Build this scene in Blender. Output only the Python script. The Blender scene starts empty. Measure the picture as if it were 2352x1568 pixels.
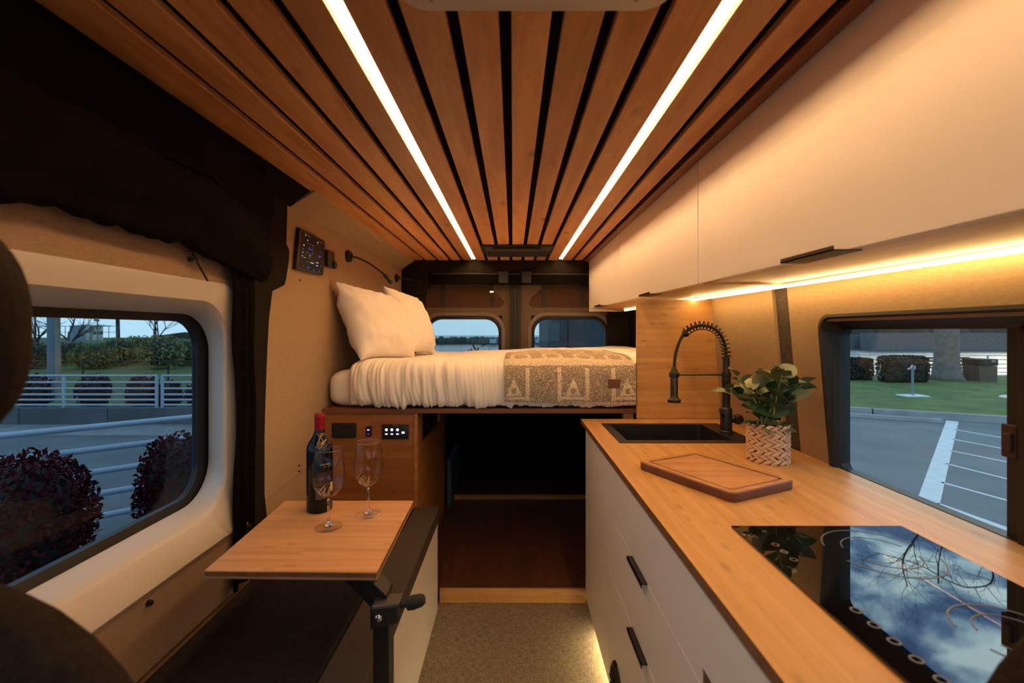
import bpy, math, random
from mathutils import Vector, Matrix, noise
random.seed(7)
PI = math.pi
C = bpy.context.scene.collection
H = 1.334            # eye height above the van floor; coordinates below are written relative to the eye height

# ------------------------------------------------------------------ camera
cam = bpy.data.objects.new('camera', bpy.data.cameras.new('camera'))
C.objects.link(cam); bpy.context.scene.camera = cam
cam.location = (0, 0, H); cam.rotation_euler = (PI/2, 0, 0)
cd = cam.data; cd.sensor_width = 36; cd.lens = 36*1045/2352
cd.shift_x = -(1178-1176)/2352; cd.shift_y = -(784-760)/2352
cd.clip_start = 0.02; cd.clip_end = 1500
cd.dof.use_dof = True; cd.dof.focus_distance = 2.1; cd.dof.aperture_fstop = 3.4

# ------------------------------------------------------------------ world: dusk sky with broken cloud
sc = bpy.context.scene
sc.view_settings.view_transform = 'Standard'; sc.view_settings.look = 'None'
sc.view_settings.gamma = 1; sc.view_settings.use_curve_mapping = False
sc.view_settings.exposure = 0.0
w = bpy.data.worlds.new('dusk'); sc.world = w; w.use_nodes = True
nt = w.node_tree; nt.nodes.clear()
def N(nt, t, **k):
    n = nt.nodes.new(t)
    for a, b in k.items(): setattr(n, a, b)
    return n
def L(nt, a, b): nt.links.new(a, b)
tc = N(nt, 'ShaderNodeTexCoord'); sp = N(nt, 'ShaderNodeSeparateXYZ'); L(nt, tc.outputs['Generated'], sp.inputs[0])
ad = N(nt, 'ShaderNodeMath', operation='ADD'); ad.inputs[1].default_value = .22
mx = N(nt, 'ShaderNodeMath', operation='MAXIMUM'); mx.inputs[1].default_value = 0
L(nt, sp.outputs[2], mx.inputs[0]); L(nt, mx.outputs[0], ad.inputs[0])
dx = N(nt, 'ShaderNodeMath', operation='DIVIDE'); dy = N(nt, 'ShaderNodeMath', operation='DIVIDE')
L(nt, sp.outputs[0], dx.inputs[0]); L(nt, ad.outputs[0], dx.inputs[1]); L(nt, sp.outputs[1], dy.inputs[0]); L(nt, ad.outputs[0], dy.inputs[1])
cb = N(nt, 'ShaderNodeCombineXYZ'); L(nt, dx.outputs[0], cb.inputs[0]); L(nt, dy.outputs[0], cb.inputs[1]); cb.inputs[2].default_value = 1.3
n1 = N(nt, 'ShaderNodeTexNoise'); n1.inputs['Scale'].default_value = 4.6; n1.inputs['Detail'].default_value = 7; n1.inputs['Roughness'].default_value = .52
n1.inputs['Distortion'].default_value = .25
L(nt, cb.outputs[0], n1.inputs['Vector'])
rp = N(nt, 'ShaderNodeValToRGB'); L(nt, n1.outputs['Fac'], rp.inputs[0])
e = rp.color_ramp.elements; e[0].position = .42; e[0].color = (.12, .22, .44, 1); e[1].position = .60; e[1].color = (1.35, 1.6, 1.6, 1)
m_ = rp.color_ramp.elements.new(.48); m_.color = (.26, .44, .70, 1)
m_ = rp.color_ramp.elements.new(.54); m_.color = (.75, 1.05, 1.18, 1)
hz = N(nt, 'ShaderNodeMapRange'); hz.inputs[1].default_value = .04; hz.inputs[2].default_value = .34
L(nt, sp.outputs[2], hz.inputs[0])
mix = N(nt, 'ShaderNodeMix', data_type='RGBA'); L(nt, hz.outputs[0], mix.inputs[0]); mix.inputs[6].default_value = (.86, 1.12, 1.2, 1); L(nt, rp.outputs[0], mix.inputs[7])
dt = N(nt, 'ShaderNodeVectorMath', operation='DOT_PRODUCT'); dt.inputs[1].default_value = (.72, .69, .09); L(nt, tc.outputs['Generated'], dt.inputs[0])
gm = N(nt, 'ShaderNodeMapRange'); gm.inputs[1].default_value = .972; gm.inputs[2].default_value = 1.0; gm.inputs[3].default_value = 0; gm.inputs[4].default_value = 1; gm.interpolation_type = 'SMOOTHSTEP'; L(nt, dt.outputs['Value'], gm.inputs[0])
gl = N(nt, 'ShaderNodeMix', data_type='RGBA', blend_type='ADD'); L(nt, gm.outputs[0], gl.inputs[0]); L(nt, mix.outputs[2], gl.inputs[6]); gl.inputs[7].default_value = (3.4, 2.5, 1.3, 1); mix = gl
bg = N(nt, 'ShaderNodeBackground'); bg.inputs[1].default_value = 1.5; L(nt, mix.outputs[2], bg.inputs[0])
wo = N(nt, 'ShaderNodeOutputWorld'); L(nt, bg.outputs[0], wo.inputs[0])

# ------------------------------------------------------------------ helpers
ORG = {}
class MB:
    def __init__(s): s.v = []; s.f = []
    def add(s, vs, fs):
        b = len(s.v); s.v += [tuple(v) for v in vs]; s.f += [tuple(b+i for i in f) for f in fs]; return s
    def box(s, x0, x1, y0, y1, z0, z1):
        return s.add([(x0,y0,z0),(x1,y0,z0),(x1,y1,z0),(x0,y1,z0),(x0,y0,z1),(x1,y0,z1),(x1,y1,z1),(x0,y1,z1)],
                     [(0,3,2,1),(4,5,6,7),(0,1,5,4),(1,2,6,5),(2,3,7,6),(3,0,4,7)])
    def hexa(s, p):   # 8 points, bottom loop then top loop
        return s.add(p, [(0,3,2,1),(4,5,6,7),(0,1,5,4),(1,2,6,5),(2,3,7,6),(3,0,4,7)])
    def prism(s, a, b):   # two equal loops
        n = len(a); fs = [tuple(reversed(range(n))), tuple(range(n, 2*n))]
        for i in range(n): fs.append((i, (i+1) % n, n+(i+1) % n, n+i))
        return s.add(list(a)+list(b), fs)
    def tube(s, pts, r, n=10, cap=True):
        pts = [Vector(p) for p in pts]; vs = []; m = len(pts)
        up = None
        for i, p in enumerate(pts):
            t = (pts[min(i+1, m-1)] - pts[max(i-1, 0)]).normalized()
            if up is None:
                up = Vector((0,0,1)) if abs(t.z) < .9 else Vector((1,0,0))
            a = t.cross(up)
            if a.length < 1e-4: a = t.orthogonal()
            a.normalize(); b = a.cross(t).normalized(); up = b
            rr = r[i] if isinstance(r, (list, tuple)) else r
            for k in range(n):
                an = 2*PI*k/n; vs.append(p + a*math.cos(an)*rr + b*math.sin(an)*rr)
        fs = []
        for i in range(m-1):
            for k in range(n):
                fs.append((i*n+k, i*n+(k+1) % n, (i+1)*n+(k+1) % n, (i+1)*n+k))
        if cap: fs += [tuple(reversed(range(n))), tuple((m-1)*n+k for k in range(n))]
        return s.add(vs, fs)
    def lathe(s, prof, c, n=32, axis='z', closed=False):
        vs = []
        for r, h in prof:
            for k in range(n):
                a = 2*PI*k/n; u, v = r*math.cos(a), r*math.sin(a)
                if axis == 'z': vs.append((c[0]+u, c[1]+v, c[2]+h))
                elif axis == 'x': vs.append((c[0]+h, c[1]+u, c[2]+v))
                else: vs.append((c[0]+u, c[1]+h, c[2]+v))
        fs = []; m = len(prof)
        for i in range(m-1 if not closed else m):
            j = (i+1) % m
            for k in range(n): fs.append((i*n+k, i*n+(k+1) % n, j*n+(k+1) % n, j*n+k))
        if not closed: fs += [tuple(reversed(range(n))), tuple((m-1)*n+k for k in range(n))]
        return s.add(vs, fs)
    def grid(s, fn, nu, nv, wrap=False):
        vs = [fn(i/nu, j/nv) for j in range(nv+1) for i in range(nu+1)]
        fs = [(j*(nu+1)+i, j*(nu+1)+i+1, (j+1)*(nu+1)+i+1, (j+1)*(nu+1)+i) for j in range(nv) for i in range(nu)]
        return s.add(vs, fs)
    def loft(s, loops, capa=False, capb=False):
        n = len(loops[0]); vs = [p for l in loops for p in l]; fs = []
        for i in range(len(loops)-1):
            for k in range(n): fs.append((i*n+k, i*n+(k+1) % n, (i+1)*n+(k+1) % n, (i+1)*n+k))
        if capa: fs.append(tuple(reversed(range(n))))
        if capb: fs.append(tuple((len(loops)-1)*n+k for k in range(n)))
        return s.add(vs, fs)
    def wall_with_holes(s, a0, a1, b0, b1, holes, mk, t):
        # a/b plane coordinates, holes rectangles (a0,a1,b0,b1); mk(a,b,side) -> point; t unused thickness flag
        A = sorted({a0, a1, *[h[0] for h in holes], *[h[1] for h in holes]}); B = sorted({b0, b1, *[h[2] for h in holes], *[h[3] for h in holes]})
        for i in range(len(A)-1):
            for j in range(len(B)-1):
                ca, cbm = (A[i]+A[i+1])/2, (B[j]+B[j+1])/2
                if any(h[0] < ca < h[1] and h[2] < cbm < h[3] for h in holes): continue
                lo = [mk(A[i],B[j],0), mk(A[i+1],B[j],0), mk(A[i+1],B[j+1],0), mk(A[i],B[j+1],0)]
                hi = [mk(A[i],B[j],1), mk(A[i+1],B[j],1), mk(A[i+1],B[j+1],1), mk(A[i],B[j+1],1)]
                s.prism(lo, hi)
        return s
    def build(s, name, mat, parent=None, smooth=False, bevel=0, seg=2, org=None, subsurf=0):
        xs = [v[0] for v in s.v]; ys = [v[1] for v in s.v]; zs = [v[2] for v in s.v]
        o = org or ((min(xs)+max(xs))/2, (min(ys)+max(ys))/2, min(zs))
        me = bpy.data.meshes.new(name)
        me.from_pydata([(v[0]-o[0], v[1]-o[1], v[2]-o[2]) for v in s.v], [], s.f); me.update()
        ob = bpy.data.objects.new(name, me); C.objects.link(ob)
        mats = mat if isinstance(mat, list) else [mat]
        for m in mats: me.materials.append(m)
        ORG[ob.name] = o
        if parent:
            po = ORG[parent.name]; ob.parent = parent; ob.location = (o[0]-po[0], o[1]-po[1], o[2]-po[2])
        else: ob.location = (o[0], o[1], o[2]+H)
        bmfix(me)
        if smooth:
            me.polygons.foreach_set('use_smooth', [True]*len(me.polygons))
            if smooth == 'auto':
                me.set_sharp_from_angle(angle=math.radians(38))
        if bevel:
            b = ob.modifiers.new('bevel', 'BEVEL'); b.width = bevel; b.segments = seg; b.limit_method = 'ANGLE'; b.harden_normals = False
        if subsurf:
            b = ob.modifiers.new('sub', 'SUBSURF'); b.levels = subsurf; b.render_levels = subsurf
        return ob
import bmesh
def bmfix(me):
    bm = bmesh.new(); bm.from_mesh(me); bmesh.ops.recalc_face_normals(bm, faces=bm.faces); bm.to_mesh(me); bm.free()
def thing(name, loc, label, cat, group=None):
    o = bpy.data.objects.new(name, None); C.objects.link(o); o.location = (loc[0], loc[1], loc[2]+H); o.empty_display_size = .05
    ORG[o.name] = tuple(loc); return tag(o, label, cat, group)
def tag(o, label, cat, group=None, kind=None):
    o['label'] = label; o['category'] = cat
    if group: o['group'] = group
    if kind: o['kind'] = kind
    return o
def struct(o, label, cat): return tag(o, label, cat, None, 'structure')
def link_copy(src, name, org, parent):
    o = src.copy(); o.name = name; C.objects.link(o); ORG[o.name] = org
    o.parent = parent; po = ORG[parent.name]; o.location = (org[0]-po[0], org[1]-po[1], org[2]-po[2]); return o
def rr(a0, a1, b0, b1, r, n=6):
    out = []
    for ca, cb_, s0 in ((a1-r, b1-r, 0), (a0+r, b1-r, PI/2), (a0+r, b0+r, PI), (a1-r, b0+r, 1.5*PI)):
        for k in range(n+1):
            an = s0+PI/2*k/n; out.append((ca+r*math.cos(an), cb_+r*math.sin(an)))
    return out
def G(px, py, z=-2.03):     # ground point seen at a pixel
    Y = -z*1045/(py-760); return Vector(((px-1178)/1045*Y, Y, z))
def P(px, py, Y): return Vector(((px-1178)/1045*Y, Y, -(py-760)/1045*Y))

# ------------------------------------------------------------------ materials
def base(name):
    m = bpy.data.materials.new(name); m.use_nodes = True; nt = m.node_tree; b = nt.nodes['Principled BSDF']; return m, nt, b
def plain(name, col, rough=.5, metal=0, var=0, vscale=8, bump=0, bscale=80, emit=None, es=0, spec=None, detail=4, coat=0):
    m, nt, b = base(name)
    b.inputs['Base Color'].default_value = (*col, 1); b.inputs['Roughness'].default_value = rough; b.inputs['Metallic'].default_value = metal
    if spec is not None: b.inputs['Specular IOR Level'].default_value = spec
    if coat: b.inputs['Coat Weight'].default_value = coat
    tc = N(nt, 'ShaderNodeTexCoord')
    if var:
        n = N(nt, 'ShaderNodeTexNoise'); n.inputs['Scale'].default_value = vscale; n.inputs['Detail'].default_value = detail; L(nt, tc.outputs['Object'], n.inputs['Vector'])
        r = N(nt, 'ShaderNodeMapRange'); r.inputs[1].default_value = .3; r.inputs[2].default_value = .7; r.inputs[3].default_value = 1-var; r.inputs[4].default_value = 1+var; L(nt, n.outputs['Fac'], r.inputs[0])
        mm = N(nt, 'ShaderNodeMix', data_type='RGBA', blend_type='MULTIPLY'); mm.inputs[0].default_value = 1; mm.inputs[6].default_value = (*col, 1)
        L(nt, r.outputs[0], mm.inputs[7]); L(nt, mm.outputs[2], b.inputs['Base Color'])
    if bump:
        n = N(nt, 'ShaderNodeTexNoise'); n.inputs['Scale'].default_value = bscale; n.inputs['Detail'].default_value = 3; L(nt, tc.outputs['Object'], n.inputs['Vector'])
        bp = N(nt, 'ShaderNodeBump'); bp.inputs['Strength'].default_value = bump; bp.inputs['Distance'].default_value = .004; L(nt, n.outputs['Fac'], bp.inputs['Height']); L(nt, bp.outputs[0], b.inputs['Normal'])
    if emit: b.inputs['Emission Color'].default_value = (*emit, 1); b.inputs['Emission Strength'].default_value = es
    return m
def wood(name, cols, axis='y', stretch=14, scale=5, rough=.45, knots=True, rand=.35, streak=.3):
    m, nt, b = base(name); b.inputs['Roughness'].default_value = rough
    tc = N(nt, 'ShaderNodeTexCoord'); oi = N(nt, 'ShaderNodeObjectInfo')
    sc_ = N(nt, 'ShaderNodeVectorMath', operation='SCALE'); sc_.inputs[0].default_value = (13, 7, 5); L(nt, oi.outputs['Random'], sc_.inputs['Scale'])
    av = N(nt, 'ShaderNodeVectorMath', operation='ADD'); L(nt, tc.outputs['Object'], av.inputs[0]); L(nt, sc_.outputs[0], av.inputs[1])
    mp = N(nt, 'ShaderNodeMapping'); s = [stretch]*3; s['xyz'.index(axis)] = 1; mp.inputs['Scale'].default_value = s; L(nt, av.outputs[0], mp.inputs[0])
    n = N(nt, 'ShaderNodeTexNoise'); n.inputs['Scale'].default_value = scale*.35; n.inputs['Detail'].default_value = 6; n.inputs['Roughness'].default_value = .6; n.inputs['Distortion'].default_value = .6; L(nt, mp.outputs[0], n.inputs['Vector'])
    r = N(nt, 'ShaderNodeValToRGB'); L(nt, n.outputs['Fac'], r.inputs[0]); e = r.color_ramp.elements
    e[0].position = .33; e[0].color = (*cols[0], 1); e[1].position = .68; e[1].color = (*cols[1], 1)
    f = N(nt, 'ShaderNodeTexNoise'); f.inputs['Scale'].default_value = scale*4; f.inputs['Detail'].default_value = 3; L(nt, mp.outputs[0], f.inputs['Vector'])
    fr = N(nt, 'ShaderNodeMapRange'); fr.inputs[1].default_value = .35; fr.inputs[2].default_value = .65; fr.inputs[3].default_value = 1-streak*.5; fr.inputs[4].default_value = 1+streak*.5; L(nt, f.outputs['Fac'], fr.inputs[0])
    m1 = N(nt, 'ShaderNodeMix', data_type='RGBA', blend_type='MULTIPLY'); m1.inputs[0].default_value = 1; L(nt, r.outputs[0], m1.inputs[6]); L(nt, fr.outputs[0], m1.inputs[7])
    rv = N(nt, 'ShaderNodeMapRange'); rv.inputs[3].default_value = 1-rand; rv.inputs[4].default_value = 1+rand; L(nt, oi.outputs['Random'], rv.inputs[0])
    m2 = N(nt, 'ShaderNodeMix', data_type='RGBA', blend_type='MULTIPLY'); m2.inputs[0].default_value = 1; L(nt, m1.outputs[2], m2.inputs[6]); L(nt, rv.outputs[0], m2.inputs[7])
    out = m2.outputs[2]
    if knots:
        mk = N(nt, 'ShaderNodeMapping'); s = [4.0]*3; s['xyz'.index(axis)] = 2.2; mk.inputs['Scale'].default_value = s; L(nt, av.outputs[0], mk.inputs[0])
        vo = N(nt, 'ShaderNodeTexVoronoi'); vo.inputs['Scale'].default_value = 1.3; L(nt, mk.outputs[0], vo.inputs['Vector'])
        kr = N(nt, 'ShaderNodeMapRange'); kr.inputs[1].default_value = .03; kr.inputs[2].default_value = .12; kr.inputs[3].default_value = .45; kr.inputs[4].default_value = 1; L(nt, vo.outputs['Distance'], kr.inputs[0])
        m3 = N(nt, 'ShaderNodeMix', data_type='RGBA', blend_type='MULTIPLY'); m3.inputs[0].default_value = 1; L(nt, out, m3.inputs[6]); L(nt, kr.outputs[0], m3.inputs[7]); out = m3.outputs[2]
    L(nt, out, b.inputs['Base Color'])
    bp = N(nt, 'ShaderNodeBump'); bp.inputs['Strength'].default_value = .15; bp.inputs['Distance'].default_value = .002; L(nt, f.outputs['Fac'], bp.inputs['Height']); L(nt, bp.outputs[0], b.inputs['Normal'])
    return m
def bamboo(name, c1, c2, plane='yx', strip=.022, length=.45, rough=.4):
    # laminated bamboo: short staves of slightly different tone plus node marks; plane = (along, across)
    m, nt, b = base(name); b.inputs['Roughness'].default_value = rough
    tc = N(nt, 'ShaderNodeTexCoord'); sp = N(nt, 'ShaderNodeSeparateXYZ'); L(nt, tc.outputs['Object'], sp.inputs[0])
    cb = N(nt, 'ShaderNodeCombineXYZ'); L(nt, sp.outputs['xyz'.index(plane[0])], cb.inputs[0]); L(nt, sp.outputs['xyz'.index(plane[1])], cb.inputs[1])
    br = N(nt, 'ShaderNodeTexBrick'); br.inputs['Scale'].default_value = 1; br.inputs['Mortar Size'].default_value = 0; br.inputs['Brick Width'].default_value = length; br.inputs['Row Height'].default_value = strip
    br.offset = .37; br.offset_frequency = 3; br.inputs['Color1'].default_value = (*c1, 1); br.inputs['Color2'].default_value = (*c2, 1); L(nt, cb.outputs[0], br.inputs['Vector'])
    mp = N(nt, 'ShaderNodeMapping'); mp.inputs['Scale'].default_value = (3, 60, 1); L(nt, cb.outputs[0], mp.inputs[0])
    n = N(nt, 'ShaderNodeTexNoise'); n.inputs['Scale'].default_value = 1.2; n.inputs['Detail'].default_value = 5; L(nt, mp.outputs[0], n.inputs['Vector'])
    mr = N(nt, 'ShaderNodeMapRange'); mr.inputs[1].default_value = .3; mr.inputs[2].default_value = .7; mr.inputs[3].default_value = .90; mr.inputs[4].default_value = 1.09; L(nt, n.outputs['Fac'], mr.inputs[0])
    mm = N(nt, 'ShaderNodeMix', data_type='RGBA', blend_type='MULTIPLY'); mm.inputs[0].default_value = 1; L(nt, br.outputs['Color'], mm.inputs[6]); L(nt, mr.outputs[0], mm.inputs[7])
    mk = N(nt, 'ShaderNodeMapping'); mk.inputs['Scale'].default_value = (9, 24, 1); L(nt, cb.outputs[0], mk.inputs[0])
    vo = N(nt, 'ShaderNodeTexVoronoi'); vo.inputs['Scale'].default_value = 1; L(nt, mk.outputs[0], vo.inputs['Vector'])
    kr = N(nt, 'ShaderNodeMapRange'); kr.inputs[1].default_value = .02; kr.inputs[2].default_value = .22; kr.inputs[3].default_value = .66; kr.inputs[4].default_value = 1; L(nt, vo.outputs['Distance'], kr.inputs[0])
    m3 = N(nt, 'ShaderNodeMix', data_type='RGBA', blend_type='MULTIPLY'); m3.inputs[0].default_value = 1; L(nt, mm.outputs[2], m3.inputs[6]); L(nt, kr.outputs[0], m3.inputs[7])
    L(nt, m3.outputs[2], b.inputs['Base Color']); return m
def weave(name, c1, c2, scale=220, rough=.95, bump=.4):
    m, nt, b = base(name); b.inputs['Roughness'].default_value = rough; b.inputs['Specular IOR Level'].default_value = .15
    tc = N(nt, 'ShaderNodeTexCoord'); outs = []
    for s in ((1, .12, .6), (.12, 1, .6)):
        mp = N(nt, 'ShaderNodeMapping'); mp.inputs['Scale'].default_value = s; L(nt, tc.outputs['Object'], mp.inputs[0])
        n = N(nt, 'ShaderNodeTexNoise'); n.inputs['Scale'].default_value = scale; n.inputs['Detail'].default_value = 2; L(nt, mp.outputs[0], n.inputs['Vector']); outs.append(n.outputs['Fac'])
    a = N(nt, 'ShaderNodeMath', operation='ADD'); L(nt, outs[0], a.inputs[0]); L(nt, outs[1], a.inputs[1])
    r = N(nt, 'ShaderNodeMapRange'); r.inputs[1].default_value = .8; r.inputs[2].default_value = 1.2; L(nt, a.outputs[0], r.inputs[0])
    mm = N(nt, 'ShaderNodeMix', data_type='RGBA'); mm.inputs[6].default_value = (*c1, 1); mm.inputs[7].default_value = (*c2, 1); L(nt, r.outputs[0], mm.inputs[0]); L(nt, mm.outputs[2], b.inputs['Base Color'])
    bp = N(nt, 'ShaderNodeBump'); bp.inputs['Strength'].default_value = bump; bp.inputs['Distance'].default_value = .001; L(nt, a.outputs[0], bp.inputs['Height']); L(nt, bp.outputs[0], b.inputs['Normal'])
    return m
def emis(name, col, s):
    m = bpy.data.materials.new(name); m.use_nodes = True; nt = m.node_tree; nt.nodes.clear()
    e = N(nt, 'ShaderNodeEmission'); e.inputs[0].default_value = (*col, 1); e.inputs[1].default_value = s; o = N(nt, 'ShaderNodeOutputMaterial'); L(nt, e.outputs[0], o.inputs[0]); return m
def pane(name, tint, ior=1.5):
    m = bpy.data.materials.new(name); m.use_nodes = True; nt = m.node_tree; nt.nodes.clear()
    t = N(nt, 'ShaderNodeBsdfTransparent'); t.inputs[0].default_value = (*tint, 1); g = N(nt, 'ShaderNodeBsdfGlossy'); g.inputs['Roughness'].default_value = .01
    f = N(nt, 'ShaderNodeFresnel'); ge = N(nt, 'ShaderNodeNewGeometry'); q = N(nt, 'ShaderNodeMix'); L(nt, ge.outputs['Backfacing'], q.inputs[0])
    q.inputs[2].default_value = ior; q.inputs[3].default_value = 1/ior; L(nt, q.outputs[0], f.inputs[0]); x = N(nt, 'ShaderNodeMixShader'); L(nt, f.outputs[0], x.inputs[0]); L(nt, t.outputs[0], x.inputs[1]); L(nt, g.outputs[0], x.inputs[2])
    o = N(nt, 'ShaderNodeOutputMaterial'); L(nt, x.outputs[0], o.inputs[0]); return m

WARM = (1.0, .56, .25)
M = {}
M['cedar'] = wood('cedar', ((.52, .22, .07), (.74, .37, .135)), 'y', rand=.22, streak=.12, stretch=9)
M['cedar_dark'] = wood('cedar_dark', ((.16, .05, .02), (.26, .09, .035)), 'y', knots=False, rand=.05)
M['bamboo_top'] = bamboo('bamboo_top', (.47, .25, .085), (.57, .32, .115), 'yx', .02, .8, rough=.42)
M['bamboo_table'] = bamboo('bamboo_table', (.50, .255, .105), (.60, .32, .14), 'xy', .018, .5, rough=.4)
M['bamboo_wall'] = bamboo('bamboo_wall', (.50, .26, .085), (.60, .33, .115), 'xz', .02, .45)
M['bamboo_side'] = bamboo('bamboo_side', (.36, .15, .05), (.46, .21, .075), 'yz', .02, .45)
M['bamboo_edge'] = plain('bamboo_edge', (.20, .09, .04), .5, var=.2, vscale=30)
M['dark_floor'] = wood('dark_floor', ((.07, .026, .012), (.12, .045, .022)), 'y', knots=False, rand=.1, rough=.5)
M['walnut'] = wood('walnut', ((.36, .16, .07), (.56, .29, .12)), 'x', knots=False, rand=.02, rough=.4)
M['walnut_edge'] = plain('walnut_edge', (.14, .05, .03), .4, var=.25, vscale=20)
M['felt'] = weave('felt', (.37, .26, .155), (.43, .31, .19), 420, bump=.25)
M['felt_tan'] = weave('felt_tan', (.29, .195, .12), (.35, .24, .155), 420, bump=.25)
M['white_lam'] = plain('white_lam', (.80, .765, .73), .45, var=.015, vscale=3)
M['white_plastic'] = plain('white_plastic', (.56, .52, .47), .38, bump=.04, bscale=300)
M['carpet_black'] = plain('carpet_black', (.020, .015, .012), .98, var=.5, vscale=260, bump=.8, bscale=350, spec=.1)
M['carpet_strip'] = plain('carpet_strip', (.10, .08, .065), .98, var=.6, vscale=300, bump=.8, bscale=350, spec=.1)
M['headliner'] = plain('headliner', (.006, .005, .0045), .95, spec=.1, var=.3, vscale=120)
M['curtain'] = plain('curtain', (.005, .004, .0035), .9, spec=.06, bump=.3, bscale=60, var=.2, vscale=20)
M['black'] = plain('black', (.012, .012, .012), .42, var=.1, vscale=20)
M['black_matte'] = plain('black_matte', (.014, .013, .012), .7, var=.1, vscale=20)
M['rubber'] = plain('rubber', (.008, .008, .008), .5, var=.1, vscale=20)
M['floor'] = weave('floor_vinyl', (.15, .125, .09), (.29, .25, .19), 330, rough=.85)
M['cushion'] = weave('cushion', (.014, .012, .013), (.026, .022, .023), 260)
M['seat'] = weave('seat', (.012, .008, .006), (.022, .015, .011), 260)
M['sheet'] = plain('sheet', (.90, .84, .76), .9, bump=.15, bscale=500, spec=.2, var=.02)
M['brass'] = plain('brass', (.5, .3, .12), .35, 1, var=.05)
M['chrome'] = plain('chrome', (.7, .7, .72), .2, 1, var=.03)
M['steel'] = plain('steel', (.40, .48, .58), .45, .2, var=.06, vscale=3)
M['led'] = emis('led', (1.0, .74, .50), 3.6); M['led_core'] = emis('led_core', (1.0, .56, .24), 112)
M['led_under'] = emis('led_under', (1.0, .62, .23), 24)
M['led_toe'] = emis('led_toe', (1.0, .72, .34), 42)
M['pane'] = pane('pane', (.86, .92, .95), 1.25)
M['pane_left'] = pane('pane_left', (.60, .68, .74), 1.25); M['pane_back'] = pane('pane_back', (.55, .62, .66), 1.25)

# ================================================================== THE VAN SHELL
mb = MB().box(-1.06, 1.10, -1.2, 4.05, -1.36, -1.334)
struct(mb.build('floor', M['floor']), 'grey woven vinyl floor of the aisle', 'floor')
ceil = MB().box(-1.08, 1.10, -1.2, 4.06, .625, .66).build('ceiling', M['headliner'])
struct(ceil, 'black headliner above the cedar plank ceiling', 'ceiling')
ratios = [-1.2535, -1.07, -.888, -.7225, -.545, -.37, -.1935, -.0254, .143, .31, .476, .665, .85, 1.002]
edges = [-1.449] + ratios + [1.004]
for i in range(len(edges)-1):
    gl = 0 if i == 0 else (.017 if edges[i] in (-.545, .665) else .012)
    gr = (.017 if edges[i+1] in (-.545, .665) else .012)
    if i == len(edges)-2: break
    x0 = edges[i]*.6+gl; x1 = edges[i+1]*.6-gr
    MB().box(x0, x1, -.25, 3.86, .6, .618).build('plank', M['cedar'], ceil, bevel=.003, seg=2)
MB().hexa([(.602,-.25,.588),(.646,-.25,.588),(.646,3.86,.588),(.602,3.86,.588),(.612,-.25,.618),(.646,-.25,.618),(.646,3.86,.618),(.612,3.86,.618)]).build('edge_trim', M['cedar_dark'], ceil, bevel=.004)

# --- wall left
lw = MB().wall_with_holes(-1.2, 4.05, -1.36, .64, [(.30, 1.58, -.62, .10), (-1.05, -.35, -.45, .2)], lambda a, b, s: (-1.06 if s else -1.03, a, b), 0)
lw = lw.build('wall_left', M['headliner']); struct(lw, 'left side wall of the van with felt liner and sliding door', 'wall')
PR = [(1.909, .535), (1.90, .363), (1.924, .345), (1.922, .30), (1.90, .222), (1.885, .19), (1.83, .17), (1.79, .157), (1.765, .05), (1.753, -.07), (1.74, -.25), (1.733, -.398), (1.733, -.62), (1.751, -.72), (1.76, -.86)]
loop = PR[::-1] + [(3.94, .535), (3.94, -.86)]
MB().prism([(-.955, y, z) for y, z in loop], [(-.99, y, z) for y, z in loop]).build('liner_panel', M['felt'], lw)
# dark carpet on the pillar behind the sliding door
loop = [(1.53, -.86), (1.53, .60), (1.925, .60)] + PR
def pil(x): return [(x, y, z) for y, z in loop]
MB().prism(pil(-.943), pil(-.985)).build('pillar_carpet', M['carpet_black'], lw, bevel=.006)
mb = MB().hexa([(-.87,1.90,.6),(-.87,1.95,.6),(-.96,1.95,.53),(-.96,1.90,.53),(-.9,1.90,.62),(-.9,1.95,.62),(-1.02,1.95,.56),(-1.02,1.90,.56)])
mb.hexa([(-.868,-.9,.602),(-.868,1.949,.602),(-.975,1.949,.515),(-.975,-.9,.515),(-.9,-.9,.625),(-.9,1.949,.625),(-1.02,1.949,.55),(-1.02,-.9,.55)])
mb.build('roof_edge_liner', M['headliner'], lw)
# light valance panel between wall and ceiling
MB().hexa([(-.845,1.95,.600),(-.845,3.93,.600),(-.957,3.93,.530),(-.957,1.95,.530),(-.855,1.95,.618),(-.855,3.93,.618),(-.98,3.93,.548),(-.98,1.95,.548)]).build('valance_panel', M['felt'], lw, bevel=.002)
# seam strip and small screws on the liner
mb = MB()
for y, z in ((2.04, .228), (2.42, .205), (2.72, .22), (2.03, -.60), (2.03, -.625), (3.2, .23)): mb.lathe([(.0001, .004), (.004, .004), (.005, 0)], (-.955, y, z), 10, 'x')
o = mb.build('screw', M['black'], lw); o['kind'] = 'stuff'
MB().hexa([(-.9555,1.735,-.655),(-.9535,1.735,-.655),(-.9535,2.26,-.625),(-.9555,2.26,-.625),(-.9555,1.735,-.652),(-.9535,1.735,-.652),(-.9535,2.26,-.622),(-.9555,2.26,-.622)]).build('liner_seam', M['felt_tan'], lw)

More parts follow.
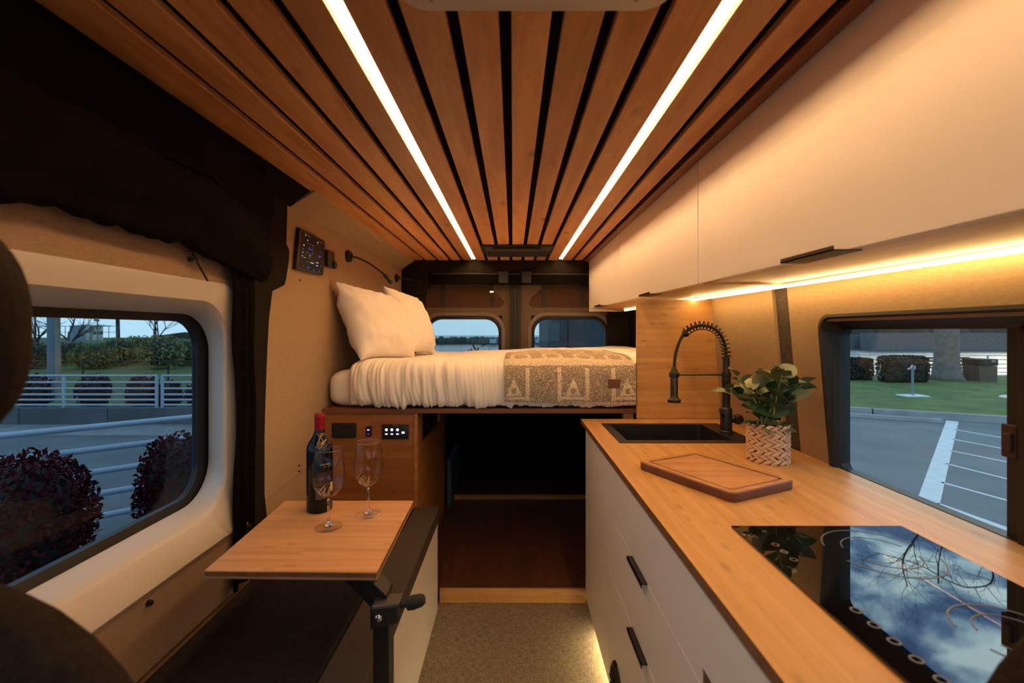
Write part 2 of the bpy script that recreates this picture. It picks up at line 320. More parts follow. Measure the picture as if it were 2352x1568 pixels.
# --- sliding door (left) with its window
door = MB().wall_with_holes(-.3, 1.60, .10, .335, [], lambda a, b, s: (-.925 if s else -1.0, a, b), 0).build('door_1', M['felt_tan'])
struct(door, 'sliding side door with white window surround and felt panels', 'door')
def ring(y0, y1, z0, z1, r, xf, n=8): return [(xf(z), y, z) for y, z in rr(y0, y1, z0, z1, r, n)]
xo = lambda z: -.925 + (.025 if z < -.4 else 0)*1.0
loops = [ring(.02, 1.50, -.648, .150, .05, lambda z: -.985), ring(.02, 1.50, -.648, .150, .05, lambda z: -.918+max(0, -z-.5)*.12),
         ring(.03, 1.488, -.640, .142, .06, lambda z: -.912+max(0, -z-.5)*.12),
         ring(.22, 1.462, -.565, .090, .11, lambda z: -.920), ring(.235, 1.458, -.556, .082, .11, lambda z: -.930),
         ring(.27, 1.475, -.545, .062, .12, lambda z: -.965),
         ring(.30, 1.492, -.536, .052, .12, lambda z: -.998)]
MB().loft(loops).build('window_surround', M['white_plastic'], door, smooth='auto')
win = MB().loft([ring(.29, 1.508, -.54, .056, .12, lambda z: -.985), ring(.29, 1.508, -.54, .056, .12, lambda z: -1.003), ring(.34, 1.460, -.516, .030, .085, lambda z: -1.012), ring(.34, 1.460, -.516, .030, .085, lambda z: -1.03)]).build('window_1', M['rubber'], smooth='auto')
struct(win, 'sliding door window with black rubber seal', 'window')
MB().prism(ring(.33, 1.46, -.522, .034, .085, lambda z: -1.018), ring(.33, 1.46, -.522, .034, .085, lambda z: -1.022)).build('glass', M['pane_left'], win)
MB().hexa([(-.92,-.3,-.86),(-.98,-.3,-.86),(-.98,1.60,-.86),(-.92,1.60,-.86),(-.905,-.3,-.652),(-.98,-.3,-.652),(-.98,1.57,-.652),(-.905,1.57,-.652)]).build('lower_panel', M['felt_tan'], door, bevel=.003)
MB().box(-1.0, -.925, -.3, 1.60, -1.334, -.86).build('kick_panel', M['felt_tan'], door)
for y, z in ((1.30, .205), (1.555, -.668), (1.13, -.675)): MB().lathe([(.0001, .010), (.006, .010), (.008, 0)], (-.926+(.02 if z < 0 else 0), y, z), 12, 'x').build('screw', M['black'], door)
MB().box(-1.03, -.93, 1.505, 1.56, -1.334, .6).build('door_gap_seal', M['rubber'], door)

# --- wall right (slightly curved) with its window
def xr(z):
    pts = [(-1.36, 1.05), (-.434, 1.032), (0, .995), (.15, .982), (.64, .93)]
    for (a, xa), (b, xb) in zip(pts, pts[1:]):
        if z <= b: return xa+(xb-xa)*(z-a)/(b-a)
    return .93
o = MB().box(-1.05, -1.045, -1.05, -.35, -.45, .2).build('window_6', M['pane']); struct(o, 'left cab side window behind the viewpoint', 'window')
mb = MB()
zz = [-1.36, -.70, -.434, -.2, 0, .15, .3, .64]
def cellwall(mb, y0, y1, za, zb, hole, f0, f1):
    hk = hole[0] < 5; Y = sorted({y0, y1, *(hole[:2] if hk else ())}); Z = sorted({*[z for z in zz if za < z < zb], za, zb, *(hole[2:] if hk else ())})
    for i in range(len(Y)-1):
        for j in range(len(Z)-1):
            if hole[0] < (Y[i]+Y[i+1])/2 < hole[1] and hole[2] < (Z[j]+Z[j+1])/2 < hole[3]: continue
            mb.hexa([(f0(Z[j]),Y[i],Z[j]),(f0(Z[j]),Y[i+1],Z[j]),(f1(Z[j]),Y[i+1],Z[j]),(f1(Z[j]),Y[i],Z[j]),(f0(Z[j+1]),Y[i],Z[j+1]),(f0(Z[j+1]),Y[i+1],Z[j+1]),(f1(Z[j+1]),Y[i+1],Z[j+1]),(f1(Z[j+1]),Y[i],Z[j+1])])
cellwall(mb, -.3, 4.05, -1.36, .64, (.25, 1.52, -.56, .08), lambda z: 1.08, lambda z: 1.10); cellwall(mb, -1.2, -.3, -1.36, .64, (-1.05, -.4, -.45, .2), lambda z: 1.08, lambda z: 1.10)
o = MB().box(1.085, 1.09, -1.05, -.4, -.45, .2).build('window_7', M['pane']); struct(o, 'right cab side window behind the viewpoint', 'window')
rw = mb.build('wall_right', M['headliner']); struct(rw, 'right side wall of the van behind the kitchen', 'wall')
mb = MB(); cellwall(mb, -.3, 1.63, -.7, .6, (.28, 1.46, -.49, .03), lambda z: xr(z), lambda z: 1.08); mb.build('liner_panel', M['felt'], rw)
mb = MB(); cellwall(mb, 1.725, 2.26, -.7, .6, (9, 9, 9, 9), lambda z: xr(z), lambda z: 1.08); mb.build('liner_panel', M['felt'], rw)
mb = MB(); cellwall(mb, 1.63, 1.725, -.7, .6, (9, 9, 9, 9), lambda z: xr(z)+.012, lambda z: 1.08); mb.build('carpet_strip', M['carpet_strip'], rw)
mb = MB(); cellwall(mb, 2.26, 4.0, -1.3, .6, (9, 9, 9, 9), lambda z: xr(z), lambda z: 1.08); mb.build('rear_liner', M['headliner'], rw)
mb = MB(); cellwall(mb, -1.2, 2.26, -1.334, -.7, (9, 9, 9, 9), lambda z: xr(z), lambda z: 1.08); mb.build('lower_liner_or_shade', M['felt_tan'], rw)
win = MB().loft([ring(.24, 1.475, -.50, .052, .05, lambda z: xr(z)+.01), ring(.24, 1.475, -.50, .052, .05, lambda z: xr(z)-.006), ring(.26, 1.462, -.485, .043, .045, lambda z: xr(z)-.009),
                 ring(.29, 1.450, -.46, .022, .03, lambda z: 1.02), ring(.30, 1.445, -.445, .012, .02, lambda z: 1.035), ring(.31, 1.443, -.434, .005, .02, lambda z: 1.04), ring(.31, 1.443, -.434, .005, .02, lambda z: 1.07)]).build('window_2', M['rubber'], smooth='auto')
struct(win, 'black framed sliding window above the worktop', 'window')
MB().box(1.052, 1.056, .32, 1.45, -.44, .01).build('glass', M['pane'], win)
mb = MB().box(1.048, 1.062, .925, .967, -.44, .008).box(1.03, 1.065, .90, .93, -.44, .008); mb.build('mullion', M['rubber'], win, bevel=.003)
mb = MB().box(1.035, 1.05, .935, .966, -.265, -.195).box(1.026, 1.037, .94, .955, -.25, -.212); mb.build('latch', plain('latch_brown', (.045, .02, .014), .6, var=.1), win, bevel=.003)

# --- front wall, behind the camera: bulkhead with the windscreen opening
fw = MB().wall_with_holes(-1.06, 1.10, -1.36, .64, [(-.95, .95, -.45, .48)], lambda a, b, s: (a, -1.2 if s else -1.24, b), 0).build('wall_front', M['headliner'])
struct(fw, 'cab bulkhead around the windscreen opening', 'wall')
ws = MB().box(-.95, .95, -1.225, -1.22, -.45, .48).build('window_3', M['pane']); struct(ws, 'windscreen of the cab behind the viewpoint', 'window')

# --- rear wall and doors
bw = MB().wall_with_holes(-1.06, 1.10, -1.36, .64, [(-.77, -.11, -.37, .115), (.175, .83, -.37, .115)], lambda a, b, s: (a, 4.05 if s else 4.03, b), 0).build('wall_back', M['headliner'])
struct(bw, 'rear wall framing the back doors', 'wall')
mb = MB()
hd = [(-.957, .53), (-.845, .60), (.99, .60), (.99, .42), (-.70, .42), (-.79, .34), (-.94, .34)]
mb.prism([(x, 3.90, z) for x, z in [(-.975, .50), (-.85, .61), (.99, .61), (.99, .425), (-.68, .425), (-.75, .37), (-.76, .30), (-.975, .30)]], [(x, 3.98, z) for x, z in [(-.975, .50), (-.85, .61), (.99, .61), (.99, .425), (-.68, .425), (-.75, .37), (-.76, .30), (-.975, .30)]])
mb.box(-.975, -.76, 3.90, 3.98, -1.3, .30).box(.82, 1.04, 3.90, 3.98, -1.3, .43)
mb.build('carpet_surround', M['carpet_black'], bw, bevel=.008)
MB().box(-.72, .9, 3.885, 3.90, .395, .50).build('screen_roll', M['curtain'], bw, bevel=.012, seg=3)
MB().tube([(-.70, 3.888, .49), (.9, 3.888, .485)], .008, 8).build('screen_cord', M['black_matte'], bw)
door_y = 4.0
M['door_felt'] = weave('door_felt', (.115, .082, .056), (.15, .11, .077), 300); M['door_plastic_shaded'] = plain('door_plastic_shaded', (.15, .112, .08), .5, var=.02); M['pocket'] = weave('pocket', (.065, .034, .022), (.09, .047, .03), 300)  # dimmer light at the rear is put into these darker door colours
for n_, (x0, x1, g0, g1, sgn, nm) in enumerate(((-.78, -.02, -.745, -.126, 1, 'left'), (.065, .95, .19, .812, -1, 'right'))):
    d = MB().wall_with_holes(x0, x1, -1.3, .60, [(g0-.03, g1+.03, -.38, .135)], lambda a, b, s: (a, door_y+.028 if s else door_y, b), 0).build('door_%d' % (n_+2), M['door_felt'])
    struct(d, 'rear %s door with beige liner and rounded window' % nm, 'door')
    def xz(a0, a1, b0, b1, r, y): return [(a, y, b) for a, b in rr(a0, a1, b0, b1, r, 8)]
    MB().loft([xz(g0-.06, g1+.06, -.41, .165, .16, door_y+.005), xz(g0-.058, g1+.058, -.41, .163, .16, door_y-.010), xz(g0-.03, g1+.03, -.38, .135, .14, door_y-.010), xz(g0-.02, g1+.02, -.37, .125, .13, door_y+.01), xz(g0-.02, g1+.02, -.37, .125, .13, door_y+.02)]).build('window_surround', M['door_plastic_shaded'], d, smooth='auto')
    wn = MB().loft([xz(g0-.022, g1+.022, -.372, .127, .13, door_y+.004), xz(g0-.012, g1+.012, -.362, .115, .125, door_y-.002), xz(g0, g1, -.35, .103, .12, door_y+.006), xz(g0, g1, -.35, .103, .12, door_y+.04)]).build('window_%d' % (n_+4), M['rubber'], smooth='auto')
    struct(wn, 'rounded %s window in the back doors' % nm, 'window')
    MB().prism(xz(g0-.005, g1+.005, -.355, .108, .12, door_y+.018), xz(g0-.005, g1+.005, -.355, .108, .12, door_y+.021)).build('glass', M['pane_back'], wn)
    # brown recessed panel above the window, one end rounded
    if sgn > 0: pl = [(-.78, .394), (-.26, .394), (-.20, .37), (-.12, .31), (-.08, .26), (-.085, .225), (-.12, .208), (-.78, .208)]
    else: pl = [(.92, .394), (.30, .394), (.24, .36), (.17, .30), (.142, .25), (.15, .222), (.19, .208), (.92, .208)]
    MB().prism([(x, door_y-.006, z) for x, z in pl], [(x, door_y+.01, z) for x, z in pl]).build('pocket_panel', M['pocket'], d, bevel=.004)
    for xs in ([-.61, -.185] if sgn > 0 else [.27, .60]):
        st = MB().box(xs-.013, xs+.013, door_y-.02, door_y-.014, .21, .46).build('strap', M['black_matte'], d)
        MB().box(xs-.017, xs+.017, door_y-.026, door_y-.012, .335, .35).build('buckle', M['chrome'] if xs == -.185 else M['black'], st)
MB().box(-.76, .82, 3.96, 3.985, -1.266, -.42).build('lower_liner_or_shade', M['headliner'], bw)  # black sheet added over the doors to make the underbed space dark
po = MB().box(-.025, .065, 3.955, 3.995, -.45, .50).box(.005, .035, 3.945, 3.955, -.45, .49).build('door_post', M['black_matte'], bw, bevel=.004)
for x0 in (-.12, .075):
    MB().box(x0, x0+.08, 3.875, 3.90, .41, .51).build('latch_bracket', M['black'], bw, bevel=.004)
    for sx in (.01, .07): MB().lathe([(.0001, -.006), (.004, -.006), (.005, 0)], (x0+sx, 3.874, .50), 8, 'y').build('screw', M['chrome'], bw)

# ================================================================== LIGHTS OF THE ROOM
def ledstrip(y0, y1, x, name, label):
    o = MB().box(x-.0165, x+.0165, y0, y1, .6115, .616).build('led_strip', M['led']); MB().box(x-.0045, x+.0045, y0, y1, .6090, .6110).build('diode_line', M['led_core'], o); tag(o, label, 'light', 'ceiling light strips')
ledstrip(-.2, 3.855, -.545*.6, 'l', 'warm white light strip in the ceiling gap left of the roof vent')
ledstrip(-.2, 3.855, .665*.6, 'r', 'warm white light strip in the ceiling gap nearest the wall cabinets')
def tilted(y0, y1, xa, xb, za, name, mat, label, g):
    o = MB().hexa([(xa-.009,y0,za-.009),(xa+.009,y0,za-.009),(xb+.009,y1,za-.009),(xb-.009,y1,za-.009),(xa-.009,y0,za),(xa+.009,y0,za),(xb+.009,y1,za),(xb-.009,y1,za)]).build(name, mat); tag(o, label, 'light', g)
tilted(.32, 2.245, .985, .893, .158, 'led_strip', M['led_under'], 'long warm light strip under the wall cabinets above the worktop', None)
tilted(2.285, 3.60, .90, .89, .168, 'led_strip', M['led_under'], 'short end of light strip under the far wall cabinet over the bed', None)
o = MB().box(.385, .397, .55, 2.0, -1.292, -1.284).build('led_strip', M['led_toe']); tag(o, 'warm light strip under the base cabinets washing the floor', 'light')

# ================================================================== ROOF VENT AND CEILING BRACKET
rv = thing('roof_vent', (.04, .58, .55), 'white rounded roof vent frame at the top edge, between the light strips', 'vent')
def xy(a0, a1, b0, b1, r, z, n=8): return [(a, b, z) for a, b in rr(a0, a1, b0, b1, r, n)]
MB().loft([xy(-.20, .278, .335, .828, .05, .60), xy(-.20, .278, .335, .828, .05, .583), xy(-.192, .27, .343, .819, .045, .576), xy(-.12, .20, .415, .735, .03, .576), xy(-.12, .20, .415, .735, .03, .60)]).build('frame', M['white_plastic'], rv, smooth='auto')
MB().box(-.13, .21, .41, .74, .592, .599).build('screen', M['black_matte'], rv)
for x, y in ((-.142, .79), (.215, .79), (-.142, .36), (.215, .36)): MB().lathe([(.0001, -.003), (.004, -.003), (.0045, 0)], (x, y, .576), 10).build('screw', M['chrome'], rv)
br = thing('ceiling_bracket', (.035, 3.3, .55), 'black slotted bracket under the far ceiling planks above the bed', 'bracket')
mb = MB()
mb.loft([xy(-.225, .29, 3.15, 3.50, .015, .598, 3), xy(-.225, .29, 3.15, 3.50, .015, .588, 3), xy(-.20, .265, 3.18, 3.47, .012, .584, 3), xy(-.19, .255, 3.20, 3.45, .012, .562, 3)], False, True); mb.build('housing', M['black'], br, smooth='auto')
for k in range(5): MB().box(-.155+k*.08, -.095+k*.08, 3.192, 3.20, .567, .580).build('slot', M['rubber'], br, bevel=.002)
MB().box(-.14, .20, 3.17, 3.185, .570, .576).build('rail', M['black_matte'], br, bevel=.002)

# ================================================================== WALL CABINETS
def zb(y): return .148+.0105*y
def wallcab(y0, y1, hy, label, hl):
    t = thing('wall_cabinet', (.8, (y0+y1)/2, zb(y0)), label, 'cabinet', 'white wall cabinets')
    g = .003
    MB().hexa([(.667,y0,zb(y0)+.001),(.965,y0,.160),(.965,y1,.168),(.667,y1,zb(y1)+.001),(.667,y0,.598),(.93,y0,.598),(.93,y1,.598),(.667,y1,.598)]).build('body', M['under'], t); MB().box(.6655, .6668, y0, y1, zb(y0)+.012, .595).build('seam_shade', M['walnut_edge'], t)  # dark sheet added behind the door so the seams read as shaded gaps
    d = MB().hexa([(.646,y0+g,zb(y0)),(.665,y0+g,zb(y0)),(.665,y1-g,zb(y1)),(.646,y1-g,zb(y1)),(.646,y0+g,.5985),(.665,y0+g,.5985),(.665,y1-g,.5985),(.646,y1-g,.5985)]).build('door', M['white_lam'], t, bevel=.0012)
    z = zb((hy[0]+hy[1])/2)
    MB().box(.613, .670, hy[0], hy[1], z-.0035, z-.001).box(.613, .6155, hy[0], hy[1], z-.0035, z+.006).build('handle', M['black'], d)
    return t
M['under'] = bamboo('cabinet_under', (.42, .20, .08), (.50, .26, .11), 'yx', .02, .5)
wallcab(.30, 1.588, (.872, 1.043), 'largest and nearest white wall cabinet over the cooktop and window', 0)
wallcab(1.588, 2.755, (2.047, 2.216), 'middle white wall cabinet over the sink and wooden divider', 0)
c3 = wallcab(2.755, 3.86, (3.20, 3.43), 'far white wall cabinet over the foot of the bed', 0)
MB().box(.648, .93, 3.845, 3.87, .165, .598).build('end_panel', M['white_lam'], c3)
for i, (x, y) in enumerate(((.90, 2.62), (.80, 1.45), (.86, 1.42), (.74, 1.55))):
    pass

# wooden divider between kitchen and bed
o = MB().prism([(x, 2.250, z) for x, z in ((.613, -.434), (1.034, -.434), (.996, -.0), (.983, .156), (.613, .156))], [(x, 2.268, z) for x, z in ((.613, -.434), (1.034, -.434), (.996, -.0), (.983, .156), (.613, .156))]).build('divider_panel', M['bamboo_wall'], bevel=.0015)
tag(o, 'upright bamboo panel dividing the sink from the bed', 'panel')

# ================================================================== KITCHEN
ct = MB()
ct.wall_with_holes(.335, 1.034, .46, 2.248, [(.45, .87, 1.80, 2.11)], lambda a, b, s: (a, b, -.434 if s else -.456), 0)
ct = ct.build('worktop', [M['bamboo_top'], M['bamboo_edge']]); tag(ct, 'long bamboo worktop running along the right side under the window', 'worktop')
bm = bmesh.new(); bm.from_mesh(ct.data); bmesh.ops.remove_doubles(bm, verts=bm.verts, dist=1e-5)
seen = {}
for f in list(bm.faces):
    k = tuple(sorted(v.index for v in f.verts)); seen.setdefault(k, []).append(f)
bmesh.ops.delete(bm, geom=[f for l in seen.values() if len(l) > 1 for f in l], context='FACES')
bmesh.ops.dissolve_limit(bm, angle_limit=.01, verts=bm.verts, edges=bm.edges)
for f in bm.faces: f.material_index = 1 if f.normal.x < -.9 or f.normal.y < -.9 else 0
bmesh.ops.recalc_face_normals(bm, faces=bm.faces); bm.to_mesh(ct.data); bm.free()

def handle_tab(parent, y0, y1, z): MB().box(.3335, .351, y0, y1, z-.002, z).box(.3335, .336, y0, y1, z-.010, z).build('handle', M['black'], parent)
t = thing('base_cabinet', (.69, 1.92, -1.28), 'far white base cabinet with one plain tall door below the sink', 'cabinet', 'white base cabinets')
MB().box(.37, 1.03, 1.662, 2.19, -1.28, -.66).box(.37, .42, 1.662, 2.19, -.66, -.4565).box(.37, 1.03, 2.172, 2.19, -.66, -.4565).box(.9, 1.03, 1.662, 2.172, -.66, -.4565).build('body', M['white_lam'], t)
MB().box(.35, .369, 1.662, 2.19, -1.28, -.4585).build('door', M['white_lam'], t, bevel=.0012)
t = thing('base_cabinet', (.69, 1.06, -1.28), 'near white base cabinet with stacked drawers and black tab handles below the cooktop', 'cabinet', 'white base cabinets')
MB().box(.37, 1.03, .46, 1.659, -1.28, -.4565).build('body', M['headliner'], t)
d = MB().wall_with_holes(.46, 1.659, -.6575, -.4585, [(.50, .84, -.6575, -.62)], lambda a, b, s: (.369 if s else .35, a, b), 0).build('drawer', M['white_lam'], t); MB().box(.3515, .3695, .501, .839, -.657, -.621).build('finger_pull_shade', M['walnut_edge'], d)  # dark plug fills the finger notch, standing in for its shaded recess
d = MB().box(.35, .369, .46, 1.659, -.8665, -.6605).build('drawer', M['white_lam'], t, bevel=.0012); handle_tab(d, 1.184, 1.335, -.6590)
d = MB().box(.35, .369, .46, 1.659, -1.28, -.8695).build('drawer', M['white_lam'], t, bevel=.0012); handle_tab(d, 1.184, 1.335, -.868)
v = MB().lathe([(.0001, -.012), (.058, -.012), (.066, -.006), (.068, 0)], (.35, 1.525, -1.185), 32, 'x').build('air_outlet', M['black'], d, smooth='auto')
for k in range(5): MB().box(.333, .339, 1.525-.05+abs(k-2)*.012, 1.525+.05-abs(k-2)*.012, -1.185+(k-2)*.02-.003, -1.185+(k-2)*.02+.003).build('vane', M['rubber'], v)
o = MB().box(.40, 1.03, .46, 2.19, -1.334, -1.281).build('toe_kick', M['white_lam']); tag(o, 'recessed plinth under the white base cabinets', 'plinth')

# sink
s = thing('sink', (.68, 1.945, -.66), 'black undermount style sink basin set flush in the worktop', 'sink')
MB().wall_with_holes(.413, .955, 1.76, 2.13, [(.45, .868, 1.80, 2.10)], lambda a, b, q: (a, b, -.4315 if q else -.4338), 0).build('rim', M['black'], s)
MB().loft([xy(.452, .866, 1.802, 2.098, .02, -.433), xy(.456, .862, 1.806, 2.094, .025, -.62), xy(.47, .85, 1.82, 2.08, .03, -.635)], False, True).build('basin', M['black'], s, smooth='auto')
MB().lathe([(.0001, .004), (.035, .004), (.042, 0)], (.66, 1.95, -.634), 24).build('drain', M['chrome'], s)

# faucet
FX, FY = .905, 1.93
f = thing('faucet', (FX, FY, -.4315), 'tall black spring faucet arching over the sink', 'faucet')
MB().lathe([(.027, 0), (.027, .008), (.0235, .012), (.0235, .10), (.022, .105), (.016, .11), (.016, .20), (.0175, .205), (.0175, .255), (.014, .26), (.014, .32)], (FX, FY, -.4315), 24).build('column', M['black'], f, smooth='auto')
arc = [(FX, -.115), (FX-.001, -.085), (.898, -.055), (.885, -.022), (.866, .002), (.838, .018), (.803, .024), (.77, .018), (.738, .0), (.714, -.03), (.698, -.068), (.688, -.11), (.684, -.165)]
def sm(pts, k=6):
    out = []
    for i in range(len(pts)-1):
        p0 = Vector(pts[max(i-1, 0)]); p1 = Vector(pts[i]); p2 = Vector(pts[i+1]); p3 = Vector(pts[min(i+2, len(pts)-1)])
        for j in range(k):
            t_ = j/k; out.append(.5*((2*p1)+(p2-p0)*t_+(2*p0-5*p1+4*p2-p3)*t_*t_+(3*p1-p0-3*p2+p3)*t_**3))
    out.append(Vector(pts[-1])); return out
ap = sm([(x, FY, z) for x, z in arc])
MB().tube(ap, .0062, 10).build('hose', M['black_matte'], f, smooth=True)
# spring coil round the first part of the hose
sub = ap[:9*6-3]; cum = [0]
for a, b in zip(sub, sub[1:]): cum.append(cum[-1]+(b-a).length)
tot = cum[-1]; turns = 17; coil = []
for i in range(turns*14+1):
    d_ = tot*i/(turns*14); k = max(j for j in range(len(cum)) if cum[j] <= d_+1e-9); k = min(k, len(sub)-2)
    fr_ = (d_-cum[k])/(cum[k+1]-cum[k]); p = sub[k].lerp(sub[k+1], fr_); tt = (sub[k+1]-sub[k]).normalized(); nn = Vector((-tt.z, 0, tt.x))
    an = 2*PI*i/14; coil.append(p+nn*math.cos(an)*.0185+Vector((0, 1, 0))*math.sin(an)*.0185)
MB().tube(coil, .0023, 6).build('spring', M['black'], f, smooth=True)
MB().lathe([(.011, -.008), (.013, -.006), (.013, .010), (.010, .012)], (.728, FY, -.012), 16, 'x').build('hose_collar', M['black'], f, smooth='auto')
MB().lathe([(.027, 0), (.0275, .012), (.020, .018), (.016, .024), (.016, .130), (.013, .136), (.008, .150)], (.684, FY, -.302), 24).build('spray_head', M['black'], f, smooth='auto')
MB().box(.666, .676, FY-.02, FY-.01, -.262, -.225).build('spray_button', M['black_matte'], f, bevel=.003)
mb = MB().tube([(.698, FY, -.185), (FX, FY, -.185)], .0042, 8); mb.lathe([(.019, -.01), (.021, -.008), (.021, .008), (.019, .01)], (.684, FY, -.185), 20); mb.lathe([(.019, -.01), (.021, 0), (.019, .01)], (FX, FY, -.185), 20); mb.build('docking_arm', M['black'], f, smooth='auto')
mb = MB().tube([(FX+.01, FY, -.372), (FX+.035, FY-.005, -.372)], .016, 14); mb.lathe([(.0001, -.018), (.017, -.016), (.021, -.008), (.021, .008), (.017, .014), (.0001, .016)], (FX+.045, FY-.01, -.372), 20, 'y')
mb.build('valve', M['black'], f, smooth='auto')
MB().tube([(FX-.016, FY-.012, -.36), (FX-.035, FY-.03, -.345), (FX-.042, FY-.036, -.325)], [.005, .005, .006], 8).build('lever', M['black'], f, smooth=True)

# cutting board
A0 = Vector((.394, 1.436)); U = Vector((.159, -.293)).normalized(); V_ = Vector((.2205, .1066)).normalized()
cbd = thing('cutting_board', (.585, 1.345, -.434), 'rectangular wooden cutting board with a juice groove lying on the worktop', 'cutting board')
def bl(a0, a1, b0, b1, r, z, n=5):
    return [(A0.x+U.x*a+V_.x*b, A0.y+U.y*a+V_.y*b, z) for a, b in rr(a0, a1, b0, b1, r, n)]
LA, LB = .334, .25
MB().loft([bl(.002, LA-.002, .002, LB-.002, .018, -.4335), bl(0, LA, 0, LB, .02, -.430), bl(0, LA, 0, LB, .02, -.412), bl(.003, LA-.003, .003, LB-.003, .018, -.409)], True, False).build('edge', M['walnut_edge'], cbd, smooth='auto')
MB().loft([bl(.003, LA-.003, .003, LB-.003, .018, -.409), bl(.020, LA-.020, .020, LB-.020, .010, -.409), bl(.022, LA-.022, .022, LB-.022, .010, -.412), bl(.026, LA-.026, .026, LB-.026, .010, -.412), bl(.028, LA-.028, .028, LB-.028, .010, -.409)], False, True).build('top_face', M['walnut'], cbd)
MB().loft([bl(.0205, LA-.0205, .0205, LB-.0205, .010, -.4086), bl(.0245, LA-.0245, .0245, LB-.0245, .010, -.4086)]).build('groove', M['walnut_edge'], cbd)

# cooktop
ck = thing('cooktop', (.67, .78, -.434), 'black glass induction cooktop reflecting the cloudy sky', 'cooktop')
m, nt, b = base('ceran'); b.inputs['Base Color'].default_value = (.004, .004, .005, 1); b.inputs['Roughness'].default_value = .015; b.inputs['IOR'].default_value = 2.3
M['ceran'] = m
MB().box(.482, .858, .49, 1.005, -.4338, -.4295).build('glass', M['ceran'], ck, bevel=.001)
M['print'] = plain('print_grey', (.085, .075, .062), .5, var=.02)
def flatring(cx, cy, r, w_, z, a0=0, a1=2*PI, n=48):
    mb = MB(); vs = []
    for k in range(n+1):
        a = a0+(a1-a0)*k/n
        for q, zz_ in ((r-w_, z), (r+w_, z), (r+w_, z+.0004), (r-w_, z+.0004)): vs.append((cx+q*math.cos(a), cy+q*math.sin(a), zz_))
    fs = []
    for k in range(n):
        for q in range(4): fs.append((k*4+q, k*4+(q+1) % 4, (k+1)*4+(q+1) % 4, (k+1)*4+q))
    return mb.add(vs, fs)
for cx, cy, r in ((.715, .885, .095), (.715, .64, .075)):
    for rr_, wd in ((r, .0014), (r*.66, .0011)):
        for s0 in (.35, .35+PI): flatring(cx, cy, rr_, wd, -.4294, s0, s0+PI*.8).build('zone_mark', M['print'], ck)
for k, (y) in enumerate([.955, .925, .895, .72, .685, .65, .615, .58, .55, .52]):
    if k < 3: flatring(.528, y-.04, .006, .0012, -.4294, n=16).build('touch_mark', M['print'], ck)
    else: flatring(.528, y-.02, .007, .0015, -.4294, n=16).build('touch_mark', M['print'], ck)

# plant in woven basket
PX, PY = .856, 1.527
pt = thing('potted_plant', (PX, PY, -.434), 'leafy green plant in a woven straw basket on the worktop', 'plant')
M['straw'] = plain('straw', (.56, .36, .22), .75, var=.22, vscale=35, bump=.4, bscale=120)
M['straw_dark'] = plain('straw_dark', (.10, .06, .035), .9, var=.2)
bk = MB().lathe([(.058, .002), (.060, .12), (.056, .12), (.054, .10)], (PX, PY, -.434), 32).build('basket', M['straw_dark'], pt)
MB().lathe([(.0001, .101), (.055, .10)], (PX, PY, -.434), 24).build('soil', M['black_matte'], pt)
# one strand mesh: a plump twisted leaf-like stitch, reused around the basket
def strand_mesh():
    mb = MB(); n, k = 7, 8; vs = []
    for i in range(n):
        t_ = i/(n-1)*2-1; r_ = max(.0006, .0078*(1-abs(t_)**2.2)); x = t_*.0185; zc = t_*.0075
        for j in range(k):
            a = 2*PI*j/k; vs.append((x, r_*.7*math.cos(a), zc+r_*math.sin(a)))
    return [vs[i*k:(i+1)*k] for i in range(n)]
mb = MB().loft(strand_mesh(), True, True); s0 = mb.build('strand', M['straw'], bk, smooth=True, org=(0, 0, 0))
s0.location = (0, 0, 0); first = True
rows, per = 9, 15
for r_ in range(rows):
    for k in range(per):
        a = 2*PI*(k+.5*(r_ % 2))/per + random.uniform(-.03, .03)
        o = s0 if first else s0.copy()
        if not first: C.objects.link(o)
        first = False
        bo = ORG[bk.name]; R_ = .0615
        o.parent = bk; o.location = (PX+R_*math.cos(a)-bo[0], PY+R_*math.sin(a)-bo[1], -.434+.008+r_*.0137-bo[2]+random.uniform(-.001, .001))
        o.rotation_euler = (0, random.uniform(-.10, .10), a+PI/2+(PI if r_ % 2 else 0)); o.scale = (1, 1, random.uniform(.9, 1.15))
M['stem'] = plain('stem', (.33, .26, .10), .6, var=.1)
M['leaf'] = plain('leaf', (.035, .085, .028), .42, var=.3, vscale=25); M['leaf_pale'] = plain('leaf_pale', (.24, .27, .15), .5, var=.15, vscale=25); M['leaf_mid'] = plain('leaf_mid', (.085, .13, .055), .45, var=.2, vscale=25)
def leaf_mesh(wd):
    mb = MB()
    def fn(u, v):
        t_ = u; s_ = (v-.5)*2; half = wd*math.sin(PI*min(1, t_**.8))**.7*(1-.15*t_)
        return (t_, s_*half, .10*math.sin(PI*t_)+.10*s_*s_*half*2-.12*t_*t_)
    return mb.grid(fn, 7, 4)
lm = []
for wd in (.27, .36, .44):
    o = leaf_mesh(wd).build('leaf', M['leaf'], pt, smooth=True, org=(0, 0, 0)); lm.append(o.data); C.objects.unlink(o); bpy.data.objects.remove(o)
meshes = {}
for i, me in enumerate(lm):
    for j, mt in enumerate(('leaf', 'leaf_mid', 'leaf_pale')):
        q = me.copy(); q.materials.clear(); q.materials.append(M[mt]); meshes[(i, j)] = q
